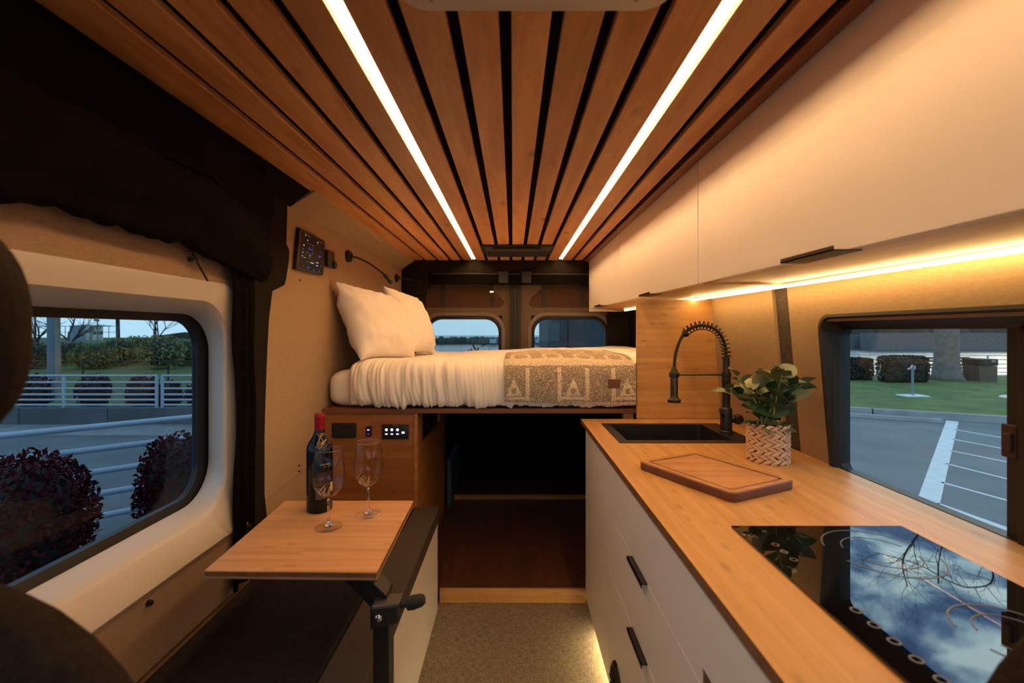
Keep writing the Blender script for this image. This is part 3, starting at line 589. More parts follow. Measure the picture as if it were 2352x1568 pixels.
def add_leaf(base_p, dirv, length, kind, tone, roll=0):
    o = bpy.data.objects.new('leaf', meshes[(kind, tone)]); C.objects.link(o); o.parent = pt
    xax = Vector(dirv).normalized(); zax = Vector((0, 0, 1)); yax = zax.cross(xax)
    if yax.length < .05: yax = Vector((0, 1, 0))
    yax.normalize(); zax = xax.cross(yax)
    mt = Matrix((xax, yax, zax)).transposed().to_4x4() @ Matrix.Rotation(roll, 4, 'X')
    po_ = ORG[pt.name]; o.matrix_local = Matrix.Translation((base_p[0]-po_[0], base_p[1]-po_[1], base_p[2]-po_[2])) @ mt @ Matrix.Scale(length, 4)
rnd = random.Random(21)
tips = [(1690, 862), (1668, 900), (1700, 905), (1735, 885), (1770, 862), (1797, 858), (1812, 880), (1840, 885), (1760, 905), (1800, 915), (1730, 930), (1775, 935)]
for i, (px, py) in enumerate(tips):
    yy = PY+rnd.uniform(-.07, .07)-(.07 if px > 1790 else 0); q = P(px, py, yy); tip = Vector((q.x, q.y, q.z)); root = Vector((PX+rnd.uniform(-.03, .03), PY+rnd.uniform(-.03, .03), -.335))
    mid = root.lerp(tip, .5)+Vector((0, 0, .02)); path = sm([tuple(root), tuple(mid), tuple(tip)], 5)
    st = MB().tube(path, [.0028-.0014*k/len(path) for k in range(len(path))], 6).build('stem', M['stem'], pt, smooth=True)
    for j in range(8):
        t_ = .28+.72*(j+1)/8; p = path[min(len(path)-1, int(t_*(len(path)-1)))]
        a = j*2.4+i; dr = (tip-root).normalized(); out = Vector((math.cos(a), math.sin(a)*.8, rnd.uniform(-.15, .6)))
        dv = dr*(.5 if j == 7 else .45)+out
        add_leaf(p, dv, rnd.uniform(.05, .092)*(.8 if px < 1710 else 1), rnd.choice([0, 1, 1, 2]), rnd.choice([0, 0, 1, 1, 2]), rnd.uniform(-.9, .9))
for k in range(12):
    a = k*2*PI/12; add_leaf((PX+.03*math.cos(a), PY+.03*math.sin(a), -.33), (math.cos(a), math.sin(a), rnd.uniform(.1, .7)), rnd.uniform(.05, .075), 1, rnd.choice([0, 0, 1]), rnd.uniform(-.5, .5))

# ================================================================== BENCH, TABLE
bn = thing('bench', (-.62, 1.3, -1.334), 'long white bench seat with dark cushion along the left wall', 'bench')
MB().box(-.90, -.36, .50, 2.18, -1.334, -.917).build('base', M['white_lam'], bn, bevel=.002)
MB().box(-.474, -.355, .48, 2.20, -.916, -.848).build('lid_rim', plain('lid_rim', (.05, .038, .031), .7, var=.06, vscale=30), bn, bevel=.006)
MB().box(-.90, -.478, .48, 2.20, -.916, -.850).build('cushion', M['cushion'], bn, bevel=.012, seg=3)

TZ = -.57
tb = thing('swivel_table', (-.53, 1.3, -1.0), 'small bamboo swivel table on a black bracket over the bench', 'table')
def tp(z): return [(-.735, 1.083, z), (-.322, 1.075, z), (-.334, 1.530, z), (-.765, 1.530, z)]
def ins(pts, d):
    c = Vector((sum(p[0] for p in pts)/4, sum(p[1] for p in pts)/4, 0)); return [(p[0]+(d if p[0] < c.x else -d), p[1]+(d if p[1] < c.y else -d), p[2]) for p in pts]
MB().prism(tp(TZ-.004), tp(TZ)).build('top_veneer', M['bamboo_table'], tb, bevel=.001)
MB().prism(ins(tp(TZ-.014), .001), ins(tp(TZ-.004), .001)).build('core', M['bamboo_edge'], tb)
MB().prism(tp(TZ-.019), tp(TZ-.014)).build('bottom_veneer', plain('veneer_under', (.40, .22, .12), .5, var=.1, vscale=20), tb)
bx = -.30
MB().prism([(-.42, 1.10, TZ-.020), (-.335, 1.075, TZ-.020), (-.295, 1.065, TZ-.05), (-.30, 1.065, TZ-.095), (-.335, 1.075, TZ-.085)], [(-.42, 1.15, TZ-.020), (-.335, 1.13, TZ-.020), (-.295, 1.12, TZ-.05), (-.30, 1.12, TZ-.095), (-.335, 1.13, TZ-.085)]).build('bracket', M['black'], tb, bevel=.003)
MB().box(-.322, -.284, 1.045, 1.09, -1.20, TZ-.095).build('post', M['black'], tb, bevel=.004)
MB().hexa([(-.325,1.03,TZ-.11),(-.262,1.05,TZ-.105),(-.262,1.10,TZ-.105),(-.325,1.09,TZ-.11),(-.325,1.03,TZ-.055),(-.262,1.05,TZ-.06),(-.262,1.10,TZ-.06),(-.325,1.09,TZ-.055)]).build('clamp', M['black'], tb, bevel=.006)
MB().lathe([(.0001, -.005), (.005, -.004), (.008, -.001), (.009, 0)], (-.306, 1.034, TZ-.083), 16, 'y').build('bolt', M['chrome'], tb, smooth=True)
kb = MB().tube([(-.265, 1.07, TZ-.075), (-.245, 1.07, TZ-.07)], .008, 10); kb.tube([(-.248, 1.07, TZ-.072), (-.235, 1.07, TZ-.068), (-.215, 1.07, TZ-.062), (-.208, 1.07, TZ-.060)], [.014, .016, .014, .010], 12); kb.build('clamp_knob', M['black_matte'], tb, smooth='auto')
MB().box(-.353, -.322, 1.045, 1.09, -1.20, -1.12).box(-.353, -.322, 1.045, 1.09, -.99, -.93).build('mount', M['black'], tb, bevel=.003)

# wine bottle
BX, BY = -.617, 1.453
bt = thing('wine_bottle', (BX, BY, TZ), 'dark wine bottle with a red foil neck on the swivel table', 'bottle')
M['bottle'] = plain('bottle_glass', (.005, .006, .005), .14, var=.01, spec=.3)
M['foil'] = plain('foil', (.42, .006, .012), .32, .5, var=.05)
MB().lathe([(.0001, .006), (.030, .004), (.0365, 0), (.039, .006), (.0392, .188), (.0375, .205), (.031, .220), (.021, .236), (.0155, .250), (.0145, .262), (.0145, .30)], (BX, BY, TZ), 40).build('body', M['bottle'], bt, smooth='auto')
MB().lathe([(.0149, .245), (.0149, .296), (.0162, .297), (.0162, .303), (.0155, .305), (.0155, .3075), (.0001, .308)], (BX, BY, TZ), 32).build('foil_cap', M['foil'], bt, smooth='auto')
M['gold'] = plain('gold_ink', (.80, .58, .34), .35, .3, var=.02)
def on_lathe(cx, cy, cz, rfun, pts, toward=-PI/2):
    out = []
    for a, z in pts:
        r_ = rfun(z); an = toward+a/max(r_, .012); out.append((cx+r_*math.cos(an), cy+r_*math.sin(an), cz+z))
    return out
def brad(z):
    pr = [(0, .0395), (.188, .0396), (.205, .0379), (.220, .0314), (.236, .0214), (.25, .0158), (.262, .0149)]
    for (a, ra), (b, rb) in zip(pr, pr[1:]):
        if z <= b: return ra+(rb-ra)*(z-a)/(b-a)
    return .0149
mb = MB()
for s_ in ([(-.004, .247), (0, .240), (.006, .236), (.002, .226), (-.003, .218)], [(.002, .248), (.007, .245), (.013, .246)], [(.004, .241), (.009, .240), (.014, .242)],
           [(-.006, .206), (.0, .216), (.008, .222)], [(-.001, .205), (.006, .214), (.014, .220), (.022, .226)], [(.004, .203), (.012, .211), (.022, .217)], [(.010, .215), (.018, .220), (.025, .228)]):
    mb.tube(sm([(p[0], p[1], 0) for p in s_], 4) and on_lathe(BX, BY, TZ, lambda z: brad(z)+.0004, [(p.x, p.y) for p in sm([(q[0], q[1], 0) for q in s_], 4)], -PI/2+.25), .00075, 5)
mb.build('script_flourish', M['gold'], bt)
def text_obj(txt, size, loc, rot, name, mat, parent, ext=.0002):
    cu = bpy.data.curves.new(name, 'FONT'); cu.body = txt; cu.size = size; cu.align_x = 'CENTER'; cu.align_y = 'CENTER'; cu.extrude = ext
    tmp = bpy.data.objects.new(name, cu); C.objects.link(tmp); bpy.context.view_layer.update()
    me = bpy.data.meshes.new_from_object(tmp.evaluated_get(bpy.context.evaluated_depsgraph_get())); bpy.data.objects.remove(tmp)
    me.materials.clear(); me.materials.append(mat); o = bpy.data.objects.new(name, me); C.objects.link(o); o.rotation_euler = rot; ORG[o.name] = loc
    if parent: po_ = ORG[parent.name]; o.parent = parent; o.location = (loc[0]-po_[0], loc[1]-po_[1], loc[2]-po_[2])
    else: o.location = (loc[0], loc[1], loc[2]+H)
    return o
def curved_text(txt, size, cx, cy, cz, r_, z, toward, name, mat, parent):
    o = text_obj(txt, size, (0, 0, 0), (0, 0, 0), name, mat, None, .0001); me = o.data
    for v in me.vertices:
        a = toward+v.co.x/r_; rad = r_+.0003+v.co.z; v.co = Vector((rad*math.cos(a), rad*math.sin(a), v.co.y))
    me.update(); ORG[o.name] = (cx, cy, cz+z); po_ = ORG[parent.name]; o.parent = parent; o.location = (cx-po_[0], cy-po_[1], cz+z-po_[2]); return o
tw = math.atan2(-BY, -BX)+.55
curved_text('LAURENTS', .0068, BX, BY, TZ, .0393, .152, tw-.15, 'label_lettering', M['gold'], bt)
curved_text('2019', .0045, BX, BY, TZ, .0393, .144, tw-.15, 'label_lettering', M['gold'], bt)
def patch(a0, a1, z0, z1, r_, name, mat):
    MB().grid(lambda u, v: (BX+r_*math.cos(a0+(a1-a0)*u), BY+r_*math.sin(a0+(a1-a0)*u), TZ+z0+(z1-z0)*v), 10, 1).build(name, mat, bt, smooth=True)
patch(tw-.75, tw+.55, .085, .128, .03945, 'label_red_band', plain('label_red', (.04, .008, .012), .5, var=.05))
patch(tw-.85, tw-.1, .045, .082, .03945, 'label_grey', plain('label_grey', (.09, .07, .055), .6, var=.05))
patch(tw+.35, tw+.72, .062, .090, .0396, 'label_gold', plain('label_gold', (.62, .47, .26), .6, var=.05))

# wine glasses
m, nt, b = base('clear_glass'); nt.nodes.clear()
g_ = N(nt, 'ShaderNodeBsdfGlass'); g_.inputs['IOR'].default_value = 1.5; g_.inputs['Roughness'].default_value = 0.0; g_.inputs['Color'].default_value = (.97, .98, .98, 1)
o_ = N(nt, 'ShaderNodeOutputMaterial'); L(nt, g_.outputs[0], o_.inputs[0]); M['clear'] = m; M['thin_glass'] = pane('thin_glass', (.992, .992, .992), 1.3)
BOWL = [(.006, .086), (.012, .089), (.024, .097), (.036, .110), (.0435, .126), (.0458, .145), (.0450, .165), (.0415, .195), (.0365, .226)]
def glass(x, y, label):
    t = thing('wine_glass', (x, y, TZ), label, 'wine glass', 'wine glasses on the table')
    outer = [(.006, .084)] + BOWL[1:]; inner = [(max(r-.0012, .0004), z+(.002 if i < 3 else 0)) for i, (r, z) in enumerate(outer)][::-1]
    MB().lathe(outer+[(.0359, .2268)]+inner+[(.0003, .0885)], (x, y, TZ), 48).build('bowl', M['thin_glass'], t, smooth=True)
    MB().lathe([(.0001, .0002), (.0375, .0002), (.0382, .001), (.037, .0018), (.020, .0035), (.011, .006)], (x, y, TZ), 40).build('foot', M['thin_glass'], t, smooth=True)
    MB().lathe([(.0001, .0036), (.012, .0052), (.0075, .0095), (.0046, .018), (.0036, .035), (.0034, .060), (.0040, .074), (.0065, .084), (.0001, .0845)], (x, y, TZ), 40).build('stem', M['clear'], t, smooth=True)
    MB().lathe([(.0362+.0006*math.cos(2*PI*k/6), .2266+.0006*math.sin(2*PI*k/6)) for k in range(6)], (x, y, TZ), 40, closed=True).build('rim', M['clear'], t, smooth=True)
    MB().lathe([(.0378+.0006*math.cos(2*PI*k/6), .001+.0006*math.sin(2*PI*k/6)) for k in range(6)], (x, y, TZ), 40, closed=True).build('foot_rim', M['clear'], t, smooth=True)
    def gr(z):
        for (ra, a), (rb, b_) in zip(BOWL, BOWL[1:]):
            if z <= b_: return ra+(rb-ra)*(z-a)/(b_-a)+.0004
        return .0365
    mb = MB(); tw_ = math.atan2(-y, -x)
    for s_ in ([(-.030, .108), (-.024, .122), (-.012, .134)], [(-.012, .134), (-.022, .124), (-.028, .112), (-.024, .103)], [(-.024, .103), (-.016, .112), (-.006, .131)], [(-.006, .131), (-.012, .117), (-.013, .109), (-.009, .107), (-.002, .115), (.004, .132)],
               [(.004, .132), (.001, .115), (.001, .104), (.004, .100)], [(-.016, .100), (-.006, .103), (.002, .112)], [(-.004, .101), (.000, .098)], [(.003, .112), (.007, .113)]):
        mb.tube(on_lathe(x, y, TZ, gr, [(p.x, p.y) for p in sm([(q[0], q[1], 0) for q in s_], 5)], tw_), .0006, 5)
    mb.build('script_etching', M['gold'], t)
glass(-.536, 1.324, 'nearer wine glass with gold script in front of the bottle')
glass(-.450, 1.415, 'farther wine glass with gold script beside the bottle')

# ================================================================== BED AND ITS BASE
bd = thing('bed_base', (0, 3.05, -.41), 'raised wooden bed platform with bamboo side cabinets across the rear', 'bed')
MB().box(-.954, 1.02, 2.275, 3.88, -.412, -.388).build('platform', wood('platform_wood', ((.16, .055, .022), (.26, .10, .04)), 'x', knots=False, rand=.02), bd, bevel=.002)
M['bamboo_shaded'] = bamboo('bamboo_shaded', (.29, .11, .032), (.37, .15, .05), 'xz', .03, .45)  # darker version of the wall bamboo, underbed shade put into its colour
lc = MB().box(-.954, -.487, 2.285, 2.303, -1.266, -.4125).build('front_panel', M['bamboo_shaded'], bd)
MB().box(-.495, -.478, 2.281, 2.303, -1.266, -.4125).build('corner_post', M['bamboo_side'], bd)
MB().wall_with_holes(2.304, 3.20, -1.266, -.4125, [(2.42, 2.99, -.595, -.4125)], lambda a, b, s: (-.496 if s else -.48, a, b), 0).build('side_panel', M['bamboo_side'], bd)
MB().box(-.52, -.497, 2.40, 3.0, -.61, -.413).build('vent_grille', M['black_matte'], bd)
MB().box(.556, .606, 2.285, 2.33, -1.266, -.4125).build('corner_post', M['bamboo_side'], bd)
ms = thing('mattress', (0, 3.08, -.388), 'white mattress under the duvet on the raised platform', 'mattress')
def rbox(x0, x1, y0, y1, z0, z1, r, n=5):
    # rounded box through stacked loops
    mb = MB(); loops = []
    for k in range(n+1):
        a = PI/2*k/n; loops.append([(x, y, z0+r-r*math.cos(a)) for x, y in rr(x0+r-r*math.sin(a), x1-r+r*math.sin(a), y0+r-r*math.sin(a), y1-r+r*math.sin(a), r*.6+r*.4, 5)])
    for k in range(n+1):
        a = PI/2*k/n; loops.append([(x, y, z1-r+r*math.sin(a)) for x, y in rr(x0+r-r*math.cos(a), x1-r+r*math.cos(a), y0+r-r*math.cos(a), y1-r+r*math.cos(a), r, 5)])
    return mb.loft(loops, True, True)
o = rbox(-.945, .995, 2.30, 3.86, -.386, -.205, .06).build('body', M['sheet'], ms, smooth=True)
rn = random.Random(3)
for v_ in o.data.vertices: 
    n_ = noise.noise(Vector((v_.co.x*9, v_.co.y*9, v_.co.z*14))); v_.co += Vector((n_*.006, n_*.004, 0))
# duvet
prof = [(2.300, -.372), (2.268, -.376), (2.250, -.352), (2.240, -.312), (2.238, -.27), (2.243, -.228), (2.258, -.192), (2.288, -.166), (2.34, -.152), (2.45, -.145), (2.7, -.140), (3.1, -.134), (3.5, -.128), (3.86, -.128)]
ps = sm([(0, a, b) for a, b in prof], 6)
def prof_at(v):
    f_ = v*(len(ps)-1); i = min(int(f_), len(ps)-2); return ps[i].lerp(ps[i+1], f_-i), (ps[i+1]-ps[i]).normalized()
def duvet(u, v):
    x = -.815+1.815*u; p, t_ = prof_at(v); nrm = Vector((0, t_.z, -t_.y)); nrm = Vector((0, -t_.z, t_.y)); 
    front = max(0, min(1, (-.13-p.z)/.06)); 
    gather = .35+.65*max(0, min(1, (-.10-x)/.35))
    wx = x+.018*noise.noise(Vector((x*3, p.z*5, 1)))+.10*(p.z+.27)*(1 if x < .0 else -.2)
    w1 = noise.noise(Vector((wx*30, p.z*5, 0)))*.016+(.5-abs(noise.noise(Vector((wx*48, p.z*6, 5)))))*.014-.004
    big = noise.noise(Vector((wx*9, p.z*5, 9)))*.010
    hem = max(0, min(1, (-.32-p.z)/.05)); w1 *= (1+1.0*hem)
    top = 1-front; tw_ = noise.noise(Vector((x*5, p.y*4, 3)))*.014+noise.noise(Vector((x*13, p.y*9, 8)))*.004
    d_ = front*(gather*w1+big)+top*tw_
    q = Vector((x, p.y, p.z))+nrm*d_
    q.z += hem*.008*noise.noise(Vector((x*22, 2, 2)))
    q.z -= .034*max(0, min(1, (.40-x)/.7))*max(0, min(1, (q.y-2.42)/.6))+.008*max(0, min(1, (q.y-2.5)/.8)); k = max(0, (-.77-x)/.045); q.z -= .02*k*k*(top*.9); q.y += .022*k*k*front; 
    if x > .585 and q.y < 2.305: q.y = 2.305+.001*(2.305-q.y)
    q.z += max(0, (x-.60))*.0
    return q
mb = MB().grid(duvet, 420, 84)
dv = mb.build('duvet', M['sheet'], None, smooth=True); tag(dv, 'crumpled white duvet spread over the bed with gathered front edge', 'duvet')
sd = dv.modifiers.new('solid', 'SOLIDIFY'); sd.thickness = .006; sd.offset = -1
# blanket
BLX0, BLX1 = -.04, .602
def blanket(u, v):
    x = BLX0+(BLX1-BLX0)*u; vv = .15+.675*v; p, t_ = prof_at(vv); nrm = Vector((0, -t_.z, t_.y)); du = duvet((x+.815)/1.815, vv)
    q = Vector((x, p.y, p.z))+nrm*(.013+.005*noise.noise(Vector((x*8, vv*10, 4)))); q.z -= .034*max(0, min(1, (.40-x)/.7))*max(0, min(1, (q.y-2.42)/.6))+.008*max(0, min(1, (q.y-2.5)/.8))
    fr_ = max(0, min(1, (-.16-q.z)/.04)); q.z += .016*fr_*(1-u)*(1-v*2 if v < .5 else 0)
    q.z += .004*math.sin(x*9)*(1-fr_)
    e_ = max(0, (u-.985)/.015); q.y += .0*e_
    if v > .12: q.x += (.010 if u < .5 else 0)*0
    return q
m, nt, b = base('blanket'); b.inputs['Roughness'].default_value = 1; b.inputs['Specular IOR Level'].default_value = .1
at = N(nt, 'ShaderNodeAttribute'); at.attribute_name = 'pattern'
tcn = N(nt, 'ShaderNodeTexCoord'); nn_ = N(nt, 'ShaderNodeTexNoise'); nn_.inputs['Scale'].default_value = 170; nn_.inputs['Detail'].default_value = 3; L(nt, tcn.outputs['Object'], nn_.inputs['Vector'])
sm1 = N(nt, 'ShaderNodeMath', operation='SUBTRACT'); L(nt, nn_.outputs['Fac'], sm1.inputs[0]); sm1.inputs[1].default_value = .5
sm2 = N(nt, 'ShaderNodeMath', operation='MULTIPLY'); L(nt, sm1.outputs[0], sm2.inputs[0]); sm2.inputs[1].default_value = 3.6
sm3 = N(nt, 'ShaderNodeMath', operation='ADD', use_clamp=True); L(nt, sm2.outputs[0], sm3.inputs[0]); L(nt, at.outputs['Fac'], sm3.inputs[1])
mc = N(nt, 'ShaderNodeMix', data_type='RGBA'); L(nt, sm3.outputs[0], mc.inputs[0]); mc.inputs[6].default_value = (.27, .215, .155, 1); mc.inputs[7].default_value = (.80, .68, .50, 1); L(nt, mc.outputs[2], b.inputs['Base Color'])
bp = N(nt, 'ShaderNodeBump'); bp.inputs['Strength'].default_value = .9; bp.inputs['Distance'].default_value = .004; L(nt, nn_.outputs['Fac'], bp.inputs['Height']); L(nt, bp.outputs[0], b.inputs['Normal'])
M['blanket'] = m
NU, NV = 260, 130
bkth = thing('blanket', (.28, 2.6, -.4), 'taupe and cream patterned fleece blanket folded over the foot of the bed', 'blanket')
bo_ = MB().grid(blanket, NU, NV).build('cloth', M['blanket'], bkth, smooth=True)
def motif(x, z, top):
    # x metres from the blanket's left edge; returns 1 cream, 0 taupe
    if not top:
        if z > -.175: return .9
        for cx in (.045, .335, .60):
            dxx = abs(x-cx); zt = z+.285
            if zt < -.055: continue
            if .058 < dxx < .078 and zt < .10: return .85
            if abs(zt+.042) < .007 and dxx < .075: return .85
            if .0 < zt+.03 < .085 and dxx < .040*(1-(zt+.03)/.085) and not (abs(dxx) < .012 and .012 < zt+.03 < .035): return .85
        if abs(z+.352) < .005: return .6
        return .12
    k = (x*6.2) % 1; j = (z*3.2) % 1
    a = abs(math.hypot((k-.5)*1.1, (j-.5)*1.0)-.30) < .07
    return .8 if a or abs(j-.03) < .05 else .25
ca = bo_.data.attributes.new('pattern', 'FLOAT', 'POINT'); oz = ORG[bo_.name]
for i, v_ in enumerate(bo_.data.vertices):
    x = v_.co.x+oz[0]-BLX0; z = v_.co.z+oz[2]; y = v_.co.y+oz[1]
    ca.data[i].value = motif(x, z if y < 2.30 else y, y >= 2.30)
sd = bo_.modifiers.new('solid', 'SOLIDIFY'); sd.thickness = .008; sd.offset = 1
mb = MB()
for k in range(52):
    u = (k+.5)/52; p = blanket(u, 0.004); mb.tube([(p.x, p.y-.010, p.z-.004), (p.x+.003, p.y-.011, p.z+.010)], .0012, 5)
o = mb.build('edge_stitching', plain('stitch', (.75, .65, .5), .9, var=.05), bkth); o['kind'] = 'stuff'
p = blanket(.83, min(range(100), key=lambda q: abs(blanket(.83, q*.003).z+.257))*.003); MB().box(p.x-.03, p.x+.03, p.y-.016, p.y-.010, p.z-.02, p.z+.022).build('leather_tag', plain('leather', (.16, .055, .03), .5, var=.15, vscale=40), bkth, bevel=.002)
# pillows
def pillow(c, size, up, nrm, label, seed, yaw=0):
    t = thing('pillow', (c[0], c[1], -.15), label, 'pillow', 'white pillows at the head of the bed')
    c = Vector(c); L_, Hh, T = size; up = Vector(up).normalized(); nrm = Vector(nrm); nrm = (nrm-up*nrm.dot(up)).normalized(); ax = up.cross(nrm).normalized()
    if ax.y < 0: ax = -ax
    n = 44; mb = MB()
    def pt_(u, v, side):
        a, b_ = u*2-1, v*2-1
        pinch = 1-.075*(1-a*a)*0-.06*(1-abs(a)**2)*(abs(b_)**3)-0; pa = 1-.07*(1-b_*b_)*abs(a)**3; pb = 1-.07*(1-a*a)*abs(b_)**3
        th = T*.5*max(0, (1-abs(a)**2.6))**.55*max(0, (1-abs(b_)**2.6))**.55
        wr = noise.noise(Vector((a*3+seed, b_*3, side*3)))*.012+noise.noise(Vector((a*7+seed, b_*6, side*5)))*.010*(abs(a)+abs(b_))*.7
        wr += .006*math.sin((a*2+b_)*9+seed)*max(0, abs(a)-.55)*2
        corner = max(0, abs(a)+abs(b_)-1.7)/.3; q = c+ax*(a*L_/2*pa*(1+.03*corner))+up*(b_*Hh/2*pb*(1+.05*corner))+nrm*side*(th+(wr if th > .005 else 0))
        return q
    mb.grid(lambda u, v: pt_(u, v, 1), n, n); mb.grid(lambda u, v: pt_(u, v, -1), n, n)
    o = mb.build('case', M['sheet'], t, smooth=True)
    bm = bmesh.new(); bm.from_mesh(o.data); bmesh.ops.remove_doubles(bm, verts=bm.verts, dist=.0006); bmesh.ops.recalc_face_normals(bm, faces=bm.faces); bm.to_mesh(o.data); bm.free()
    return t
pillow((-.775, 2.63, .038), (.60, .43, .21), (-.36, .15, .92), (.94, -.22, .34), 'near white pillow leaning on the left wall at the bed front', 1.0)
pillow((-.705, 3.16, .055), (.58, .45, .20), (-.34, .10, .93), (.93, -.10, .36), 'far white pillow leaning behind the near one', 5.0)

# items on the bamboo face below the bed
def faceplate(x0, x1, z0, z1, name, label, cat, r=.004, th=.007, mat=None):
    t = thing(name, ((x0+x1)/2, 2.285, z0), label, cat)
    def xz2(a0, a1, b0, b1, rr0, y): return [(a, y, b) for a, b in rr(a0, a1, b0, b1, rr0, 4)]
    MB().loft([xz2(x0, x1, z0, z1, r, 2.285), xz2(x0, x1, z0, z1, r, 2.285-th+.001), xz2(x0+.001, x1-.001, z0+.001, z1-.001, r, 2.285-th)], True, True).build('plate', mat or M['black'], t, smooth='auto'); return t
YB = 2.278
def wx(px): return (px-1178)/1045*YB
def wz(py): return -(py-760)/1045*YB
t = faceplate(wx(762), wx(817.5), wz(1005.5), wz(971.5), 'socket_plate', 'plain black socket plate left of the glowing switches', 'socket')
MB().box(wx(765), wx(815), YB-.0015, YB, wz(1002), wz(974.5)).build('flap', M['black_matte'], t, bevel=.001)
MB().lathe([(.0001, -.0015), (.0013, -.001), (.0015, 0)], (wx(773), YB-.001, wz(983)), 8, 'y').build('indicator', M['chrome'], t)
BL = emis('blue_glow', (.30, .22, 1.0), 3.0); BW = emis('blue_white', (.42, .42, 1.0), 2.6); BD = emis('blue_dim', (.10, .04, .45), 1.0)
t = faceplate(wx(840), wx(853.5), wz(1002), wz(979), 'usb_socket', 'small black charging socket glowing violet', 'socket', .004)
for py, s_ in ((987, 1), (996.5, .8)): MB().box(wx(843.3), wx(848.6), YB-.0015, YB, wz(py+1.2*s_), wz(py-1.2*s_)).build('port', BL if s_ == 1 else BD, t)
t = faceplate(wx(877), wx(938.5), wz(1008), wz(975), 'switch_panel', 'black switch panel with glowing blue buttons under the bed', 'switch', .006)
for px in (887.5, 900, 913):
    MB().lathe([(.0001, -.0015), (.0062, -.0012), (.0072, 0)], (wx(px), YB, wz(986.7)), 14, 'y').build('button', BW, t)
    MB().box(wx(px-3), wx(px+3), YB-.0015, YB, wz(998), wz(995)).build('button', BW, t, bevel=.0008)
MB().box(wx(922.5), wx(929.5), YB-.0015, YB, wz(995.5), wz(990.7)).build('button', BW, t, bevel=.002)
MB().box(wx(902), wx(913), YB-.0012, YB, wz(978.3), wz(977)).build('nameplate', plain('grey_print', (.25, .22, .28), .5, var=.02), t)

# garage floor under the bed
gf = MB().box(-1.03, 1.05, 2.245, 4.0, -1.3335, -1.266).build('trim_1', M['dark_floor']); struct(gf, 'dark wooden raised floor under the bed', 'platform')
MB().box(-.36, .36, 2.228, 2.2445, -1.333, -1.264).build('nosing', M['bamboo_wall'], gf, bevel=.003)
MB().box(-.49, .6, 3.42, 3.445, -1.2655, -1.235).build('cross_rail', M['bamboo_wall'], gf)
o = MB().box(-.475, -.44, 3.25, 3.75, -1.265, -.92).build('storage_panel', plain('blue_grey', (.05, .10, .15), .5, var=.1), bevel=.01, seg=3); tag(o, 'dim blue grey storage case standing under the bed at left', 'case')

# ================================================================== LEFT WALL FITTINGS
tt_ = thing('control_tablet', (-.953, 2.15, .26), 'black wall mounted touch screen glowing with small blue readings', 'screen')
tc_ = [(1.965, .282), (2.262, .284), (2.262, .452), (1.985, .452)]
def yz_loop(x, pts): return [(x, y, z) for y, z in pts]
quad = [(1.965, .268), (2.250, .276), (2.268, .450), (2.000, .456)]
MB().prism(yz_loop(-.954, quad), yz_loop(-.935, quad)).build('body', M['black'], tt_, bevel=.004)
def tq(u, v, x=-.9345):
    a = Vector(quad[0]).lerp(Vector(quad[1]), u); b_ = Vector(quad[3]).lerp(Vector(quad[2]), u); p = a.lerp(b_, v); return (x, p.x, p.y)
MB().prism([tq(.06, .05, -.936), tq(.96, .05, -.936), tq(.96, .94, -.936), tq(.06, .94, -.936)], [tq(.06, .05), tq(.96, .05), tq(.96, .94), tq(.06, .94)]).build('display', plain('display_black', (.004, .004, .007), .35, spec=.15, var=.02), tt_)
cw = emis('icon_white', (.62, .66, 1.0), .6); cbl = emis('icon_blue', (.08, .12, .8), .7); cg = emis('icon_green', (.05, .45, .18), .45); cgr = emis('icon_grey', (.16, .14, .30), .4)
def icon(u, v, du, dv, mat):
    MB().prism([tq(u, v, -.9346), tq(u+du, v, -.9346), tq(u+du, v+dv, -.9346), tq(u, v+dv, -.9346)], [tq(u, v, -.934), tq(u+du, v, -.934), tq(u+du, v+dv, -.934), tq(u, v+dv, -.934)]).build('screen_icon', mat, tt_)
for a in ((.20, .86, .02, .05, cw), (.26, .88, .12, .015, cgr), (.28, .76, .03, .03, cw), (.16, .60, .03, .04, cw), (.15, .51, .02, .03, cgr), (.15, .42, .02, .035, cw), (.14, .33, .02, .035, cw), (.20, .31, .07, .03, cg),
          (.36, .56, .025, .05, cbl), (.42, .55, .03, .04, cbl), (.28, .70, .30, .008, cgr), (.50, .48, .008, .22, cgr), (.28, .46, .24, .008, cgr), (.66, .82, .04, .03, cw), (.66, .76, .03, .02, cgr), (.74, .88, .18, .012, cgr),
          (.40, .40, .03, .025, cw), (.38, .35, .05, .015, cgr), (.30, .23, .12, .012, cgr), (.46, .23, .11, .028, cw), (.66, .28, .09, .022, cw), (.66, .20, .09, .022, cw), (.74, .47, .10, .03, cbl), (.80, .60, .04, .02, cgr), (.86, .20, .015, .06, cg),
          (.20, .10, .04, .02, cgr), (.36, .08, .03, .04, cbl), (.42, .08, .02, .03, cbl), (.58, .06, .03, .04, cbl), (.78, .06, .03, .04, cbl)): icon(*a)
t = thing('thermostat', (-.953, 2.36, .33), 'small black wall control beside the touch screen', 'switch')
MB().box(-.954, -.932, 2.30, 2.385, .325, .412).build('body', M['black'], t, bevel=.006, seg=3)
MB().lathe([(.020, 0), (.020, .008), (.016, .012)], (-.934, 2.375, .345), 20, 'x').build('dial', M['black_matte'], t, smooth='auto')
t = thing('reading_lamp', (-.953, 2.62, .42), 'black gooseneck reading lamp on the left wall above the pillows', 'lamp', 'wall reading lamps')
MB().lathe([(.034, 0), (.034, .014), (.030, .020), (.012, .024), (.012, .032)], (-.954, 2.62, .43), 24, 'x').build('base', M['black'], t, smooth='auto')
gn = sm([(-.928, 2.62, .428), (-.90, 2.66, .425), (-.86, 2.71, .405), (-.82, 2.75, .375), (-.785, 2.77, .345)], 6)
